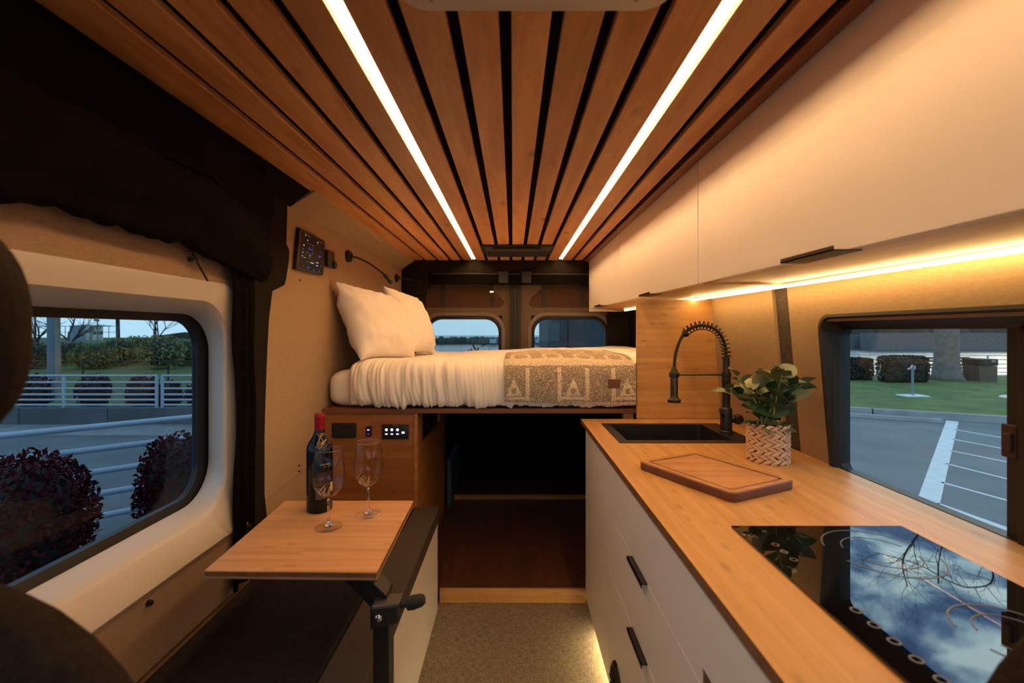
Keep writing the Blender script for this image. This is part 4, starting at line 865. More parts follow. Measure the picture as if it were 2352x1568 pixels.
MB().tube(gn, .0058, 8).build('gooseneck', M['black_matte'], t, smooth=True)
MB().tube([(-.787, 2.768, .347), (-.775, 2.775, .335), (-.750, 2.79, .308), (-.742, 2.795, .298)], [.008, .014, .018, .017], 14).build('head', M['black'], t, smooth='auto')
t = thing('reading_lamp', (-.953, 3.72, .42), 'far black reading lamp base near the rear pillar', 'lamp', 'wall reading lamps')
MB().lathe([(.034, 0), (.034, .014), (.030, .020), (.012, .024), (.012, .032)], (-.954, 3.70, .43), 24, 'x').build('base', M['black'], t, smooth='auto')
MB().tube([(-.928, 3.70, .428), (-.88, 3.74, .43), (-.84, 3.80, .425)], .0058, 8).build('gooseneck', M['black_matte'], t, smooth=True)

# ================================================================== ROLLED CURTAIN AT THE DOOR
cu = thing('door_curtain', (-.88, .9, .1), 'black fabric curtain bunched up above and beside the sliding door', 'curtain')
def bundle(u, v):
    y = -.2+1.82*u; a = 2*PI*v
    lo = .235 + .02*noise.noise(Vector((y*6, 0, 0)))+.012*noise.noise(Vector((y*21, 0, 4))) - max(0, y-1.2)*.16
    hi = .585; cz = (lo+hi)/2; rz = (hi-lo)/2
    rx = (.075+.015*noise.noise(Vector((y*3, a, 2))))*(1-.55*max(0, (y-1.2)/.4))
    fold = .012*math.sin(a*5+y*3+2*noise.noise(Vector((y*2, 1, 1))))+.010*noise.noise(Vector((y*5, math.cos(a)*3, math.sin(a)*3)))
    return (-.885+(rx+fold)*math.cos(a), y, cz+(rz+fold*.4)*math.sin(a))
MB().grid(bundle, 120, 56).build('rolled_fabric', M['curtain'], cu, smooth=True)
def drape(u, v):
    z = .30-1.135*v; y = 1.50+.155*u+.03*max(0, 1-v*5)*-1
    f_ = .016*math.sin(u*15+noise.noise(Vector((u*3, v*3, 0)))*2)*(.5+.5*min(1, v*3))
    return (-.893+f_*.7-.01*u, 1.452+.13*u-.03*max(0, 1-v*7)+.008*noise.noise(Vector((u*2, v*5, 7))), z)
drp = MB().grid(drape, 50, 60).build('hanging_fabric', M['curtain'], cu, smooth=True)
MB().tube(sm([(-.905, 1.29, .27), (-.905, 1.285, .23), (-.903, 1.30, .20), (-.902, 1.345, .148)], 5), .003, 6).build('tie_cord', M['black_matte'], cu, smooth=True)

# ================================================================== FRONT SEATS (out-of-focus backs close to the lens)
def sell(c, s, e=2.6, nu=36, nv=24):
    def fn(u, v):
        a = 2*PI*u; b_ = PI*(v-.5)
        f_ = lambda q: math.copysign(abs(q)**(2/e), q)
        return (c[0]+s[0]*f_(math.cos(b_))*f_(math.cos(a)), c[1]+s[1]*f_(math.cos(b_))*f_(math.sin(a)), c[2]+s[2]*f_(math.sin(b_)))
    return MB().grid(fn, nu, nv)
t = thing('cab_seat', (-.66, .3, -1.33), 'dark front seat at the lower left corner close to the viewer', 'seat', 'front cab seats')
sell((-.60, .40, -.655), (.325, .06, .445), 2.7).build('backrest', M['seat'], t, smooth=True)
sell((-.60, .40, .0), (.163, .05, .122), 2.6).build('headrest', M['seat'], t, smooth=True)
for x in (-.72, -.61): MB().tube([(x, .40, -.30), (x, .40, -.10)], .007, 8).build('headrest_post', M['black'], t)
sell((-.64, .12, -1.10), (.25, .25, .10), 3).build('seat_pad', M['seat'], t, smooth=True)
MB().box(-.82, -.46, -.02, .32, -1.334, -1.15).build('pedestal', M['black_matte'], t, bevel=.02)
t = thing('cab_seat', (.66, .3, -1.33), 'dark front seat at the lower right corner close to the viewer', 'seat', 'front cab seats')
sell((.66, .385, -.64), (.31, .055, .445), 2.7).build('backrest', M['seat'], t, smooth=True)
sell((.68, .12, -1.10), (.25, .25, .10), 3).build('seat_pad', M['seat'], t, smooth=True)
MB().box(.50, .86, -.02, .32, -1.334, -1.15).build('pedestal', M['black_matte'], t, bevel=.02)

# ================================================================== OUTSIDE
GZ = -2.03
M['asphalt'] = plain('asphalt', (.13, .145, .155), .9, var=.16, vscale=1.2, detail=8, bump=.3, bscale=60)
M['concrete'] = plain('concrete', (.24, .25, .26), .9, var=.18, vscale=2.5, detail=6)
M['concrete_dark'] = plain('concrete_dark', (.10, .11, .12), .9, var=.25, vscale=2, detail=6)
M['grass'] = plain('grass', (.07, .115, .022), .95, var=.35, vscale=1.6, detail=10, bump=.8, bscale=40)
M['earth'] = plain('earth', (.10, .10, .06), .95, var=.3, vscale=1.5, detail=8)
M['paint'] = plain('road_paint', (.55, .58, .60), .8, var=.08, vscale=6)
M['foliage_red'] = plain('foliage_red', (.075, .014, .016), .95, spec=.08, var=.4, vscale=12)
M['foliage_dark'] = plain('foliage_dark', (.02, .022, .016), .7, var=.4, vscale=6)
M['foliage_green'] = plain('foliage_green', (.11, .17, .04), .7, var=.4, vscale=4)
M['foliage_olive'] = plain('foliage_olive', (.24, .23, .07), .7, var=.4, vscale=4)
M['bark'] = plain('bark', (.13, .12, .11), .9, var=.2, vscale=8, bump=.4, bscale=30)
M['twig'] = plain('twig', (.05, .04, .035), .9, var=.1)
M['water'] = None
m, nt, b = base('water'); b.inputs['Base Color'].default_value = (.03, .06, .07, 1); b.inputs['Roughness'].default_value = .22; b.inputs['IOR'].default_value = 1.9
tcn = N(nt, 'ShaderNodeTexCoord'); nn_ = N(nt, 'ShaderNodeTexNoise'); nn_.inputs['Scale'].default_value = .9; nn_.inputs['Detail'].default_value = 5; L(nt, tcn.outputs['Object'], nn_.inputs['Vector'])
bp = N(nt, 'ShaderNodeBump'); bp.inputs['Strength'].default_value = .6; bp.inputs['Distance'].default_value = .4; L(nt, nn_.outputs['Fac'], bp.inputs['Height']); L(nt, bp.outputs[0], b.inputs['Normal']); M['water'] = m

def flat(pts, z0, z1, name, mat): return MB().prism([(p[0], p[1], z0) for p in pts], [(p[0], p[1], z1) for p in pts]).build(name, mat)
o = flat([(-90, -20), (45, -20), (45, 19.6), (-10, 19.6), (-30, 60), (-60, 140), (-200, 140), (-200, -20)], GZ-.6, GZ, 'parking_lot', M['asphalt']); struct(o, 'grey asphalt parking lot around the van', 'ground')
o = flat([(-150, -100), (400, -100), (400, 600), (-150, 600)], -6.2, -5.7, 'river', M['water']); struct(o, 'calm river beyond the railings', 'water')
o = flat([(-200, 10.0), (-4, 10.0), (-4, 19.0), (-10, 19.5), (-30.2, 60), (-60.5, 139), (-200, 139)], GZ-.01, GZ+.04, 'lawn', M['grass']); struct(o, 'grass verge beyond the left retaining wall', 'lawn')
o = flat([(-60, 8.75), (-3.5, 8.75), (-3.5, 9.75), (-60, 9.75)], GZ-.01, GZ+.03, 'sidewalk', M['concrete']); struct(o, 'pale sidewalk strip at the foot of the retaining wall', 'path')
rw_ = thing('retaining_wall', (-12, 9.87, GZ), 'low stained concrete wall under the far left railing', 'wall')
for k in range(10):
    x0 = -22+k*1.9; MB().box(x0, x0+1.885, 9.77, 9.98, GZ, -1.655).build('block', M['concrete_dark'], rw_, bevel=.01)
# near railing (diagonal)
def rail_run(name, label, p0, p1, zs, r, posts, pr, group=None, end_posts=True):
    p0 = Vector(p0); p1 = Vector(p1); t = thing(name, ((p0.x+p1.x)/2, (p0.y+p1.y)/2, GZ), label, 'railing', group)
    for z in zs: MB().tube([(p0.x, p0.y, z), (p1.x, p1.y, z)], r, 10).build('rail', M['steel'], t, smooth='auto')
    for s_ in posts:
        q = p0.lerp(p1, s_); MB().tube([(q.x, q.y, GZ-.02), (q.x, q.y, max(zs))], pr, 10).build('post', M['steel'], t, smooth='auto')
    return t
d_ = (Vector((-3.56, 5.09))-Vector((-4.32, 4.46))).normalized(); q0 = Vector((-4.32, 4.46))
rail_run('railing', 'near blue grey tube railing running diagonally past the sliding door window', q0-d_*1.6, q0+d_*4.5, [-.96, -1.187, -1.414, -1.64, -1.867], .031, [.10, .43, .97], .035)
# far left railing in two sections
zs = [-.965, -1.11, -1.245, -1.375, -1.49, -1.60]
rail_run('railing', 'far white railing section left of the gap, on the concrete wall', (P(50, 862, 9.87).x-3, 9.87), (P(360, 860, 9.87).x, 9.87), zs, .022, [0, .66, 1], .032)
rail_run('railing', 'far white railing section right of the gap, on the concrete wall', (P(373, 860, 9.87).x, 9.87), (P(373, 860, 9.87).x+4.2, 9.87), zs, .022, [0, .5, 1], .032)
t = thing('black_fence', (-18, 16.5, GZ), 'thin black fence in front of the scrub bank', 'fence')
MB().tube([(-30, 16.5, -1.09), (-5, 16.5, -1.09)], .025, 6).build('top_rail', M['black_matte'], t)
for k in range(8):
    x = P(88+k*231/1.0, 800, 16.5).x-3.64*4+0*k; x = -28+k*3.1; MB().tube([(x, 16.5, GZ), (x, 16.5, -1.09)], .03, 6).build('post', M['black_matte'], t)

def bush(c, s, n, leaf, mats, label, cat='shrub', group=None, name='shrub', trunk=True, seed=0, core=True):
    rg = random.Random(seed); t = thing(name, (c[0], c[1], c[2]), label, cat, group); mb = MB()
    C_ = Vector((c[0], c[1], c[2]+s[2]))
    for i in range(n):
        z = rg.uniform(-1, 1); a = rg.uniform(0, 2*PI); rr_ = rg.uniform(.72, 1.04)*(1+.10*noise.noise(Vector((math.cos(a)*2+seed, math.sin(a)*2, z*2))))
        q = math.sqrt(1-z*z)**.8; p = C_+Vector((s[0]*rr_*q*math.cos(a), s[1]*rr_*q*math.sin(a), s[2]*rr_*z*.97))
        v1 = Vector((rg.gauss(0, 1), rg.gauss(0, 1), rg.gauss(0, 1))).normalized()*leaf; v2 = v1.cross(Vector((rg.gauss(0, 1), rg.gauss(0, 1), rg.gauss(0, 1)))).normalized()*leaf*.55
        mb.add([p-v1*.5, p+v2*.5, p+v1*.5, p-v2*.5], [(0, 1, 2, 3)])
    f_ = mb.build('foliage', mats, t, org=(c[0], c[1], c[2])); f_['kind'] = 'stuff'
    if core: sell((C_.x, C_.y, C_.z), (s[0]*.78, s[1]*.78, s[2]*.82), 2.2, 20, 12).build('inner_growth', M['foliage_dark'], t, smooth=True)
    if trunk: MB().tube([(c[0], c[1], c[2]-.03), (c[0], c[1], c[2]+s[2])], .04, 6).build('trunk', M['bark'], t)
    return t
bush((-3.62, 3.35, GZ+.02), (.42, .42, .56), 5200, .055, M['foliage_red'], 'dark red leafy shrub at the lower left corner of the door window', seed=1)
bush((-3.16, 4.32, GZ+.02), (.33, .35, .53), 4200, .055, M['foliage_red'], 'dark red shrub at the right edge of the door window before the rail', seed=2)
lawnreds = [(78, 1.0), (215, 1.0), (330, 1.0), (385, .8), (460, .9)]
for i, (px, k) in enumerate(lawnreds):
    c = P(px, 900, 11.5); bush((c.x, 11.5, GZ+.03), (.36*k, .36, .46*k), 700, .10, M['foliage_red'], ['clipped dark red shrub behind the far railing, first from the left', 'wide dark red shrub behind the middle of the far railing', 'dark red shrub behind the right end of the left railing section', 'dark red shrub seen in the gap of the far railing', 'dark red shrub behind the rightmost railing section'][i], group='red shrubs behind the far railing', seed=10+i)
for i in range(9):
    px = 60+i*52; Y_ = 24+(i % 3)*2.2; c = P(px, 800, Y_); hgt = [.72, .62, .66, .70, .82, .86, .90, .80, .74][i]
    bush((c.x, Y_, GZ+.02), (1.15, .85, hgt), 1300, .17, M['foliage_olive'] if i in (4, 5, 6) else (M['foliage_green'] if i in (3, 7, 8) else M['earth']),
         'scrub bush on the bank behind the black fence, %s' % ['far left', 'second from left', 'below the grey building', 'third of the row, greener', 'yellow green in the middle', 'brightest yellow green', 'yellow green by the bare tree', 'green by the bare tree', 'rightmost'][i], group='scrub bushes on the bank', seed=30+i, trunk=False)
o = MB().prism([(-48, 28, GZ-.1), (-48, 40, GZ-.1), (-48, 36, -.75), (-48, 31, -.85)], [(-14, 28, GZ-.1), (-14, 40, GZ-.1), (-14, 36, -.65), (-14, 31, -.8)]).build('scrub_bank', M['earth']); struct(o, 'overgrown earth bank behind the scrub bushes', 'bank')
def bare_tree(x, y, z0, hgt, r0, name, label, depth=5, spread=.55, seed=0, first=.35, group=None, lean=(0, 0), minr=.008, nb=3):
    rg = random.Random(seed); t = thing(name, (x, y, z0), label, 'tree', group); tr = MB(); bmn = MB()
    def grow(p, d, ln, r, lv):
        pts = [p]; dd = d.copy(); rs = [r]; n = 5
        for i in range(n):
            dd = (dd+Vector((rg.gauss(0, .10), rg.gauss(0, .10), rg.gauss(0, .06)))).normalized(); pts.append(pts[-1]+dd*ln/n); rs.append(r*(1-.45*(i+1)/n))
        (tr if lv == 0 else bmn).tube(pts, rs, 8 if lv == 0 else (5 if lv < 3 else 3), cap=False)
        if lv >= depth or rs[-1] < minr: return
        for k in range(nb+(1 if lv == 0 else 0)):
            f_ = 1 if k == 0 else rg.uniform(.45, .95); i0 = min(n-1, int(f_*n)); q = pts[i0].lerp(pts[i0+1], .5) if k else pts[-1]
            az = rg.uniform(0, 2*PI); nd = (dd+Vector((math.cos(az), math.sin(az), rg.uniform(-.15, .35)))*spread*(1 if k else .45)).normalized(); grow(q, nd, ln*rg.uniform(.6, .82), rs[i0]*(.72 if k else .85), lv+1)
    grow(Vector((x, y, z0)), Vector((lean[0], lean[1], 1)).normalized(), hgt*first, r0, 0)
    tr.build('trunk', M['bark'], t, smooth=True); o = bmn.build('branches', M['twig'], t, smooth=True); o['kind'] = 'stuff'; return t
c = P(376, 760, 32); bare_tree(c.x, 32, GZ, 5.2, .10, 'tree', 'slim bare tree rising at the right of the scrub bank', 5, .6, 5)
c = P(85, 760, 30); bare_tree(c.x, 30, GZ, 5.0, .13, 'tree', 'bare tree at the far left beside the utility pole', 5, .7, 6)
c = P(150, 760, 34); bare_tree(c.x, 34, GZ, 5.4, .13, 'tree', 'bare tree between the utility pole and the grey building', 5, .7, 9)
def pole(x, y, z1, r, mat, name, label, tilt=0, cat='pole'):
    o = MB().tube([(x, y, GZ), (x-tilt, y, z1)], [r, r*.8], 12).build(name, mat, smooth='auto'); tag(o, label, cat); return o
M['pole_grey'] = plain('pole_grey', (.16, .22, .27), .6, .2, var=.1); M['pole_wood'] = plain('pole_wood', (.30, .24, .19), .9, var=.25, vscale=3)
c = P(121, 900, 13.5); pole(c.x, 13.5, 7, .115, M['pole_grey'], 'utility_pole', 'thick grey metal pole at the left of the door window', .12)
c = P(139, 900, 13.2); pole(c.x, 13.15, 7, .065, M['pole_wood'], 'utility_pole', 'slender wooden pole leaning beside the grey pole', .12)
c = P(272, 780, 42); pole(c.x, 42, 9, .16, M['twig'], 'utility_pole', 'distant dark wooden pole right of the building', .25)
c = P(459, 780, 30); pole(c.x, 30, 5, .16, M['pole_grey'], 'utility_pole', 'grey pole at the right edge of the door window')
c = P(224, 780, 40); t = thing('lamp_post', (c.x, 40, GZ), 'thin lamp post in front of the distant building', 'lamp')
MB().tube([(c.x, 40, GZ), (c.x, 40, .95)], .05, 6).build('pole', M['pole_grey'], t); MB().tube([(c.x-.25, 40, 1.0), (c.x+.1, 40, .95)], [.12, .10], 8).build('lamp_head', M['pole_grey'], t)
t = thing('building', (-56, 60, -2), 'distant boxy building with a blue grey side and a cream side', 'building')
a_ = P(160, 790, 66); b_ = P(205, 790, 60); c_ = P(237, 790, 64)
def quadwall(p, q, z0, z1, name, mat):
    nrm = Vector((q.y-p.y, -(q.x-p.x), 0)).normalized()*-.3
    MB().hexa([(p.x,p.y,z0),(q.x,q.y,z0),(q.x+nrm.x,q.y+nrm.y,z0),(p.x+nrm.x,p.y+nrm.y,z0),(p.x,p.y,z1),(q.x,q.y,z1),(q.x+nrm.x,q.y+nrm.y,z1),(p.x+nrm.x,p.y+nrm.y,z1)]).build(name, mat, t)
quadwall(a_, b_, GZ, .76, 'grey_wall', plain('wall_grey', (.22, .30, .38), .9, var=.05)); quadwall(b_, c_, GZ, .76, 'cream_wall', plain('wall_cream', (.62, .58, .42), .9, var=.05))
MB().prism([(a_.x, a_.y, .76), (b_.x, b_.y, .76), (c_.x, c_.y, .76), (c_.x-4, c_.y+6, .76)], [(a_.x, a_.y, .82), (b_.x, b_.y, .82), (c_.x, c_.y, .82), (c_.x-4, c_.y+6, .82)]).build('roof', M['concrete_dark'], t)
for k in range(3): q = b_.lerp(c_, .3+.25*k); MB().box(q.x-.25, q.x+.25, q.y-.1, q.y+.1, -.45, 0).build('window', M['concrete_dark'], t)
t = thing('shed', (-48, 62, GZ), 'low dark roofed shed behind the scrub at right', 'building')
MB().box(P(372, 780, 66).x, P(462, 780, 66).x, 66, 69, GZ, -.9).build('wall', plain('shed_wall', (.35, .42, .48), .9, var=.1), t)
x0, x1 = P(358, 780, 66).x, P(468, 780, 66).x
MB().prism([(x0, 65.5, -.75), (x1-2.5, 65.5, -.15), (x1, 65.5, -1.0), (x1, 65.5, -1.15), (x0, 65.5, -.95)], [(x0, 70, -.75), (x1-2.5, 70, -.15), (x1, 70, -1.0), (x1, 70, -1.15), (x0, 70, -.95)]).build('roof', M['twig'], t)
t = thing('chain_fence', (-40, 38, GZ), 'tall thin wire fence posts before the grey building', 'fence')
for k in range(10): q = P(90+k*20, 780, 38); MB().tube([(q.x, 38, GZ), (q.x, 38, .42)], .025, 5).build('post', M['pole_grey'], t)
for z in (.40, -.1, -.6): MB().tube([(P(85, 780, 38).x, 38, z), (P(272, 780, 38).x, 38, z)], .02, 5).build('wire', M['pole_grey'], t)

# ---- right side: parking lines, kerb, lawn, railing, river bank
def G2(px, py): p = G(px, py); return (p.x, p.y)
K0 = Vector(G2(1949, 950)); K1 = Vector(G2(2322, 974)); kd = (K1-K0).normalized(); kn = Vector((-kd.y, kd.x))
if kn.y < 0: kn = -kn
def kp(s_, d2, z): q = K0+kd*s_+kn*d2; return (q.x, q.y, z)
kb_ = thing('kerb', (K0.x, K0.y, GZ), 'long concrete kerb between parking lot and lawn', 'kerb')
for k in range(12):
    s0_ = -16+k*3.3+ (0.0); s1_ = s0_+3.27
    MB().hexa([kp(s0_, 0, GZ-.02), kp(s1_, 0, GZ-.02), kp(s1_, .16, GZ-.02), kp(s0_, .16, GZ-.02), kp(s0_, .02, GZ+.16), kp(s1_, .02, GZ+.16), kp(s1_, .16, GZ+.16), kp(s0_, .16, GZ+.16)]).build('kerb_block', M['concrete'], kb_, bevel=.01)
o = MB().hexa([kp(-3, -.55, GZ), kp(1.6, -.55, GZ), kp(1.6, -.40, GZ), kp(-3, -.40, GZ), kp(-3, -.53, GZ+.09), kp(1.6, -.53, GZ+.09), kp(1.6, -.42, GZ+.09), kp(-3, -.42, GZ+.09)]).build('wheel_stop', M['concrete'], bevel=.01); tag(o, 'low concrete wheel stop lying along the kerb', 'wheel stop')
far_ = 19.55
lp = [kp(-16, .16, 0), kp(24, .16, 0)]
a0_ = (lp[0][0], lp[0][1]); a1_ = (lp[1][0], lp[1][1])
o = flat([a0_, a1_, (44.9, a1_[1]), (44.9, far_), (a0_[0], far_)], GZ-.01, GZ+.15, 'lawn', M['grass']); struct(o, 'green lawn between the kerb and the riverside railing', 'lawn')
def stripe(p, q, wd, label, grp):
    p = Vector(p); q = Vector(q); n_ = Vector((-(q-p).y, (q-p).x)).normalized()*wd/2
    o = MB().prism([(p.x-n_.x, p.y-n_.y, GZ+.0005), (q.x-n_.x, q.y-n_.y, GZ+.0005), (q.x+n_.x, q.y+n_.y, GZ+.0005), (p.x+n_.x, p.y+n_.y, GZ+.0005)], [(p.x-n_.x, p.y-n_.y, GZ+.006), (q.x-n_.x, q.y-n_.y, GZ+.006), (q.x+n_.x, q.y+n_.y, GZ+.006), (p.x+n_.x, p.y+n_.y, GZ+.006)]).build('parking_line', M['paint']); tag(o, label, 'road marking', grp)
pa = Vector(G2(2187.5, 967)); pb = Vector(G2(2133, 1150.7)); pb2 = pa+(pb-pa)*1.25
stripe(pa, pb2, .20, 'wide white parking line running towards the van', None)
names = ['first thin white hatch line from the kerb', 'second thin white hatch line from the kerb', 'third thin white hatch line from the kerb', 'fourth thin white hatch line from the kerb', 'fifth thin white hatch line from the kerb', 'sixth white hatch line nearest the van']
for i, (a, b_) in enumerate((((2190, 986), (2300, 1005)), ((2185, 1008), (2301.6, 1030)), ((2179, 1034), (2330, 1064.6)), ((2169, 1064), (2332, 1104.8)), ((2158, 1106.7), (2331, 1154.5)), ((2145, 1155), (2334, 1223)))):
    p = Vector(G2(*a)); q = Vector(G2(*b_)); p = p+(q-p).normalized()*.02; q = p+(q-p)*1.9; stripe(p, q, .05 if i < 5 else .10, names[i], 'thin hatch lines')
# riverside railing
RA = Vector((12.5, 19.3)); RB = Vector((24, 18.5))
rail_run('railing', 'pale riverside railing across the lawn seen through the right window', RA, RB, [GZ+1.02, GZ+.85, GZ+.67, GZ+.5, GZ+.33, GZ+.18], .02, [0, .25, .37, .5, .62, .75, .85, 1], .035)
rail_run('railing', 'dark stretch of pier railing behind the first hedge', (15.6, 20.5), (13.5, 26), [GZ+1.0, GZ+.6, GZ+.2], .025, [0, .2, .4, .6, .8, 1], .03)
def hedge(px0, px1, pyt, pyb, Y_, label, seed):
    c = P((px0+px1)/2, pyb, Y_); w_ = (px1-px0)/1045*Y_/2; h_ = (pyb-pyt)/1045*Y_/2
    rg = random.Random(seed); t = thing('hedge', (c.x, Y_, GZ+.15), label, 'hedge', 'clipped dark hedges by the railing'); mb = MB()
    for i in range(2600):
        f_ = rg.choice('xyz'); p = [rg.uniform(-1, 1), rg.uniform(-1, 1), rg.uniform(-1, 1)]; p['xyz'.index(f_)] = rg.choice([-1, 1])*rg.uniform(.93, 1.04)
        k = 1-.10*(abs(p[0])**4)*(abs(p[2])**4)
        q = Vector((c.x+p[0]*w_*.88*k, Y_+p[1]*.25*k, GZ+.15+h_+p[2]*h_*k)); v1 = Vector((rg.gauss(0, 1), rg.gauss(0, 1), rg.gauss(0, 1))).normalized()*.10; v2 = v1.cross(Vector((rg.gauss(0, 1), rg.gauss(0, 1), 1))).normalized()*.05
        mb.add([q-v1*.5, q+v2*.5, q+v1*.5, q-v2*.5], [(0, 1, 2, 3)])
    o = mb.build('foliage', M['foliage_dark'], t, org=(c.x, Y_, GZ+.15)); o['kind'] = 'stuff'
    rbox(c.x-w_*.82, c.x+w_*.82, Y_-.2, Y_+.2, GZ+.15, GZ+.15+2*h_*.93, .15).build('inner_growth', M['foliage_dark'], t)
hedge(1930, 2000, 822, 872, 17.6, 'rounded dark hedge at the left of the right window view', 1)
hedge(2018, 2128, 820, 880, 16.8, 'long dark hedge left of the tree trunk', 2)
# big tree with bare crown
tc0 = G(2174, 880); TXX, TYY = 16.9*tc0.x/tc0.y/ .9525*.9525, 17.0
tx = tc0.x/tc0.y*17.4
bt_ = thing('tree', (tx, 17.4, GZ+.1), 'big tree with flared grey trunk on the lawn and bare twisting branches', 'tree')
prof_t = [(0, .56), (.25, .44), (.8, .38), (1.6, .355), (3.0, .34), (5.0, .33), (6.9, .22)]
mb = MB(); loops = []
for h_, r_ in prof_t:
    loops.append([(tx+r_*(1+.10*math.sin(5*a+1)*max(0, 1-h_))*math.cos(a), 17.4+r_*(1+.12*math.sin(4*a)*max(0, 1-h_))*math.sin(a), GZ+.1+h_) for a in [2*PI*k/24 for k in range(24)]])
mb.loft(loops, True, True).build('trunk', M['bark'], bt_, smooth=True)
bmn = MB(); rg = random.Random(12)
def grow(p, d, ln, r, lv):
    pts = [p]; dd = d.copy(); rs = [r]; n = 6
    for i in range(n):
        dd = (dd+Vector((rg.gauss(0, .16), rg.gauss(0, .16), rg.gauss(0, .10)))).normalized(); pts.append(pts[-1]+dd*ln/n); rs.append(r*(1-.5*(i+1)/n))
    bmn.tube(pts, rs, 7 if lv < 2 else (5 if lv < 4 else 3), cap=False)
    if lv >= 5: return
    for k in range(3 if lv < 5 else 2):
        i0 = n-1 if k == 0 else rg.randint(1, n-2); q = pts[i0+1] if k == 0 else pts[i0]
        v_ = Vector((rg.gauss(0, 1), rg.gauss(0, 1), rg.gauss(-.05, .6))).normalized(); nd = (dd+v_*(.45 if k == 0 else .85)).normalized(); grow(q, nd, ln*rg.uniform(.62, .80), max(rs[i0]*(.85 if k == 0 else .55), .006), lv+1)
def limb(pts, r0, r1, subs, sl):
    path = sm(pts, 6); n = len(path); bmn.tube(path, [r0+(r1-r0)*k/(n-1) for k in range(n)], 7, cap=False)
    for k in range(subs):
        i = int(n*(.25+.75*(k+.5)/subs)); i = min(i, n-2); d = (path[i+1]-path[i]).normalized()
        side = Vector((rg.gauss(0, .5), rg.gauss(0, .4), rg.choice([-1, 1])*rg.uniform(.5, 1))); grow(path[i], (d*.8+side).normalized(), sl*rg.uniform(.6, 1.1), max(.012, (r0+(r1-r0)*i/n)*.45), 3)
limb([(tx, 17.4, 4.8), (tx+1.0, 17.5, 6.2), (tx+2.0, 17.6, 8.6), (tx+1.1, 17.5, 9.0), (tx+.1, 17.4, 8.7), (tx-1.2, 17.3, 8.0), (tx-2.9, 17.2, 7.5)], .04, .012, 15, 1.3)
limb([(tx, 17.4, 4.8), (tx+1.4, 17.9, 6.6), (tx+3.2, 18.4, 8.0), (tx+5, 18.8, 8.8)], .06, .02, 8, 1.7)
limb([(tx, 17.4, 4.8), (tx+.3, 18.6, 7.0), (tx+1.0, 20.5, 9.4), (tx+2.5, 22.0, 11.5)], .06, .02, 8, 1.7)
limb([(tx-.4, 17.3, 8.72), (tx-.5, 17.2, 8.0), (tx-.45, 17.1, 7.2)], .03, .012, 6, .9)
o = bmn.build('branches', M['twig'], bt_, smooth=True); o['kind'] = 'stuff'
# litter bin, bench, water pipe
q = P(2250, 876, 17.2); t = thing('litter_bin', (q.x, 17.2, GZ+.15), 'square slatted litter bin with dark lid near the railing', 'bin')
hw = 28/1045*17.2*.72
for k in range(9): MB().box(q.x-hw, q.x+hw, 17.2-hw, 17.2+hw, GZ+.15+k*.066, GZ+.15+k*.066+.056).build('slat', plain('bin_slat', (.10, .075, .06), .9, var=.2) if k == 0 else bpy.data.materials['bin_slat'], t, bevel=.006)
MB().box(q.x-hw*.96, q.x+hw*.96, 17.2-hw*.96, 17.2+hw*.96, GZ+.15, GZ+.73).build('liner', M['black_matte'], t)
MB().box(q.x-hw*1.04, q.x+hw*1.04, 17.2-hw*1.04, 17.2+hw*1.04, GZ+.745, GZ+.99).build('lid', M['black_matte'], t, bevel=.02)
MB().box(q.x-hw*.75, q.x-hw*.1, 17.2-hw*1.06, 17.2-hw*1.0, GZ+.83, GZ+.95).build('opening', M['rubber'], t)
MB().box(q.x+hw*.25, q.x+hw*.75, 17.2-hw*1.06, 17.2-hw*1.0, GZ+.87, GZ+.95).build('plate', M['concrete'], t)
q = P(2160, 870, 18.6); t = thing('park_bench', (q.x, 18.6, GZ+.15), 'dark park bench partly hidden behind the tree trunk', 'bench')
for z in (.45, .62, .75): MB().box(q.x-1.0, q.x+1.15, 18.55, 18.60, GZ+.15+z, GZ+.15+z+.07).build('slat', M['twig'], t)
MB().box(q.x-1.0, q.x+1.15, 18.2, 18.6, GZ+.15+.38, GZ+.15+.42).build('seat', M['twig'], t)
for x in (q.x-.9, q.x+1.05): MB().box(x-.04, x+.04, 18.2, 18.6, GZ+.15, GZ+.15+.80).build('end_frame', M['twig'], t)
q = G(2096, 910, GZ+.15); t = thing('standpipe', (q.x, q.y, GZ+.15), 'slim standpipe with a pinkish tap on a white slab in the lawn', 'standpipe')
MB().box(q.x-.33, q.x+.33, q.y-.2, q.y+.2, GZ+.15, GZ+.19).build('slab', M['paint'], t, bevel=.01)
MB().tube([(q.x, q.y, GZ+.18), (q.x, q.y, GZ+.95)], .03, 8).build('pipe', M['pole_grey'], t)
MB().tube([(q.x-.14, q.y, GZ+.93), (q.x-.05, q.y, GZ+.96), (q.x+.0, q.y, GZ+1.04), (q.x+.06, q.y, GZ+1.02), (q.x+.05, q.y, GZ+.92)], .028, 8).build('tap', plain('tap_pink', (.45, .30, .38), .5, var=.1), t)
q = G(2330, 913, GZ+.15); o = MB().lathe([(.0001, .03), (.35, .03), (.38, 0)], (q.x+.1, q.y, GZ+.148), 24).build('slab', M['paint']); tag(o, 'round pale concrete slab in the lawn at right', 'slab')
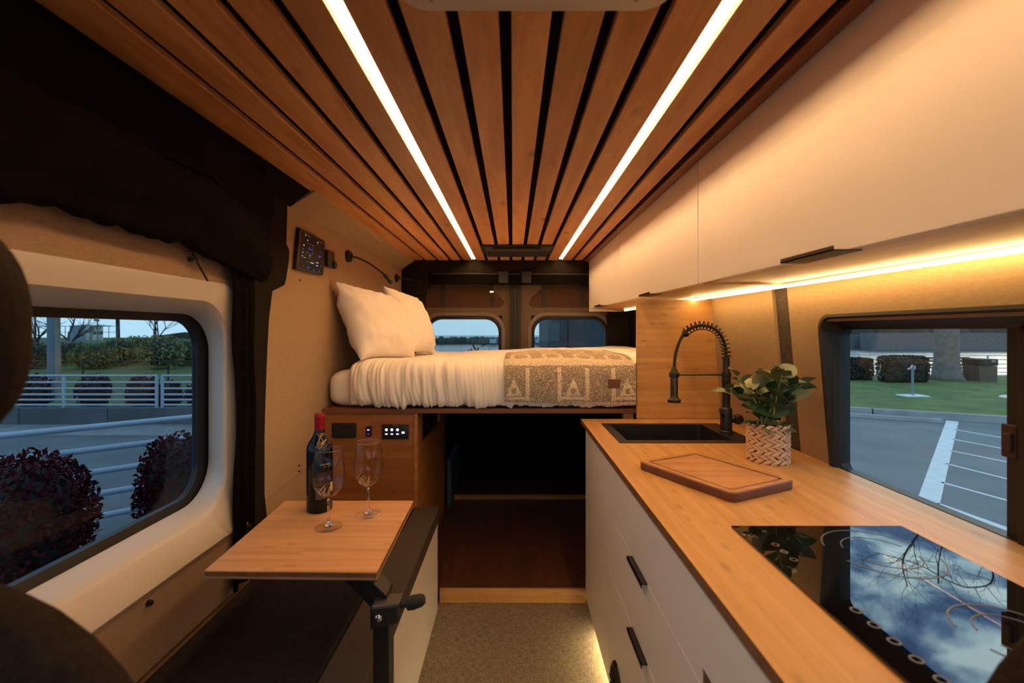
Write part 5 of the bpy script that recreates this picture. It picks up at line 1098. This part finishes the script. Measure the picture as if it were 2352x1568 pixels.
# far bank seen through the right window
o = MB().box(P(1800, 780, 141).x, P(2017, 780, 141).x, 145, 150, -6, -1.2).build('river_bank', M['concrete_dark']); tag(o, 'low far river bank at the left of the right window view', 'bank')
o = MB().box(P(2017, 780, 135).x, 420, 135, 142, -6, -.6).build('quay_wall', M['concrete_dark']); tag(o, 'long dark quay wall across the river', 'wall')
def treeline(x0, x1, y, z0, zt, name, label, mat, seed, n=60, amp=.35, dirv=(1, 0)):
    rg = random.Random(seed); mb = MB()
    for i in range(n):
        x = x0+(x1-x0)*(i+rg.uniform(0, 1))/n; s_ = (x1-x0)/n*rg.uniform(.9, 1.8); h_ = (zt-z0)*rg.uniform(1-amp, 1.0)
        m2 = sell((x, y+rg.uniform(-3, 3), z0), (s_, s_, h_), 2.0, 10, 8); mb.add(m2.v, m2.f)
    o = mb.build(name, mat, smooth=True); tag(o, label, 'trees', None, 'stuff')
treeline(60, 400, 172, -2, 9, 'trees', 'wooded far bank above the quay wall across the river', M['foliage_dark'], 4, 60, .5)
treeline(-75, 75, 200, -5.7, -2.2, 'trees', 'low wooded far shore seen through the back windows', M['foliage_green2'] if 'foliage_green2' in M else plain('far_green', (.045, .07, .055), .9, var=.2, vscale=.2), 5, 110, .3)
t = thing('barn', (12, 190, -5.7), 'small pale blue building on the far shore', 'building')
for x0, x1 in ((-9.2, -6.6), (9, 13)): MB().box(x0, x1, 180, 184, -4.8, -3.2).build('wall', plain('far_white', (.45, .55, .65), .9, var=.05), t)
# bridge pier behind the right back window
q0_ = (1258-1178)/1045; o = MB().box(q0_*30, q0_*30+5.2, 30, 40, -6, 9).build('bridge_pier', plain('pier', (.085, .10, .115), .9, var=.15, vscale=1, detail=6), bevel=.05); tag(o, 'massive grey concrete pier outside the right back window', 'pier')
MB().box(q0_*30+1.3, q0_*30+1.36, 29.97, 30.02, -6, 9).build('joint', M['black_matte'], o)
bush((-1.05, 14, GZ), (.5, .4, .82), 260, .14, M['foliage_dark'], 'sparse twiggy plant at the shore outside the left back window', seed=77, core=False)
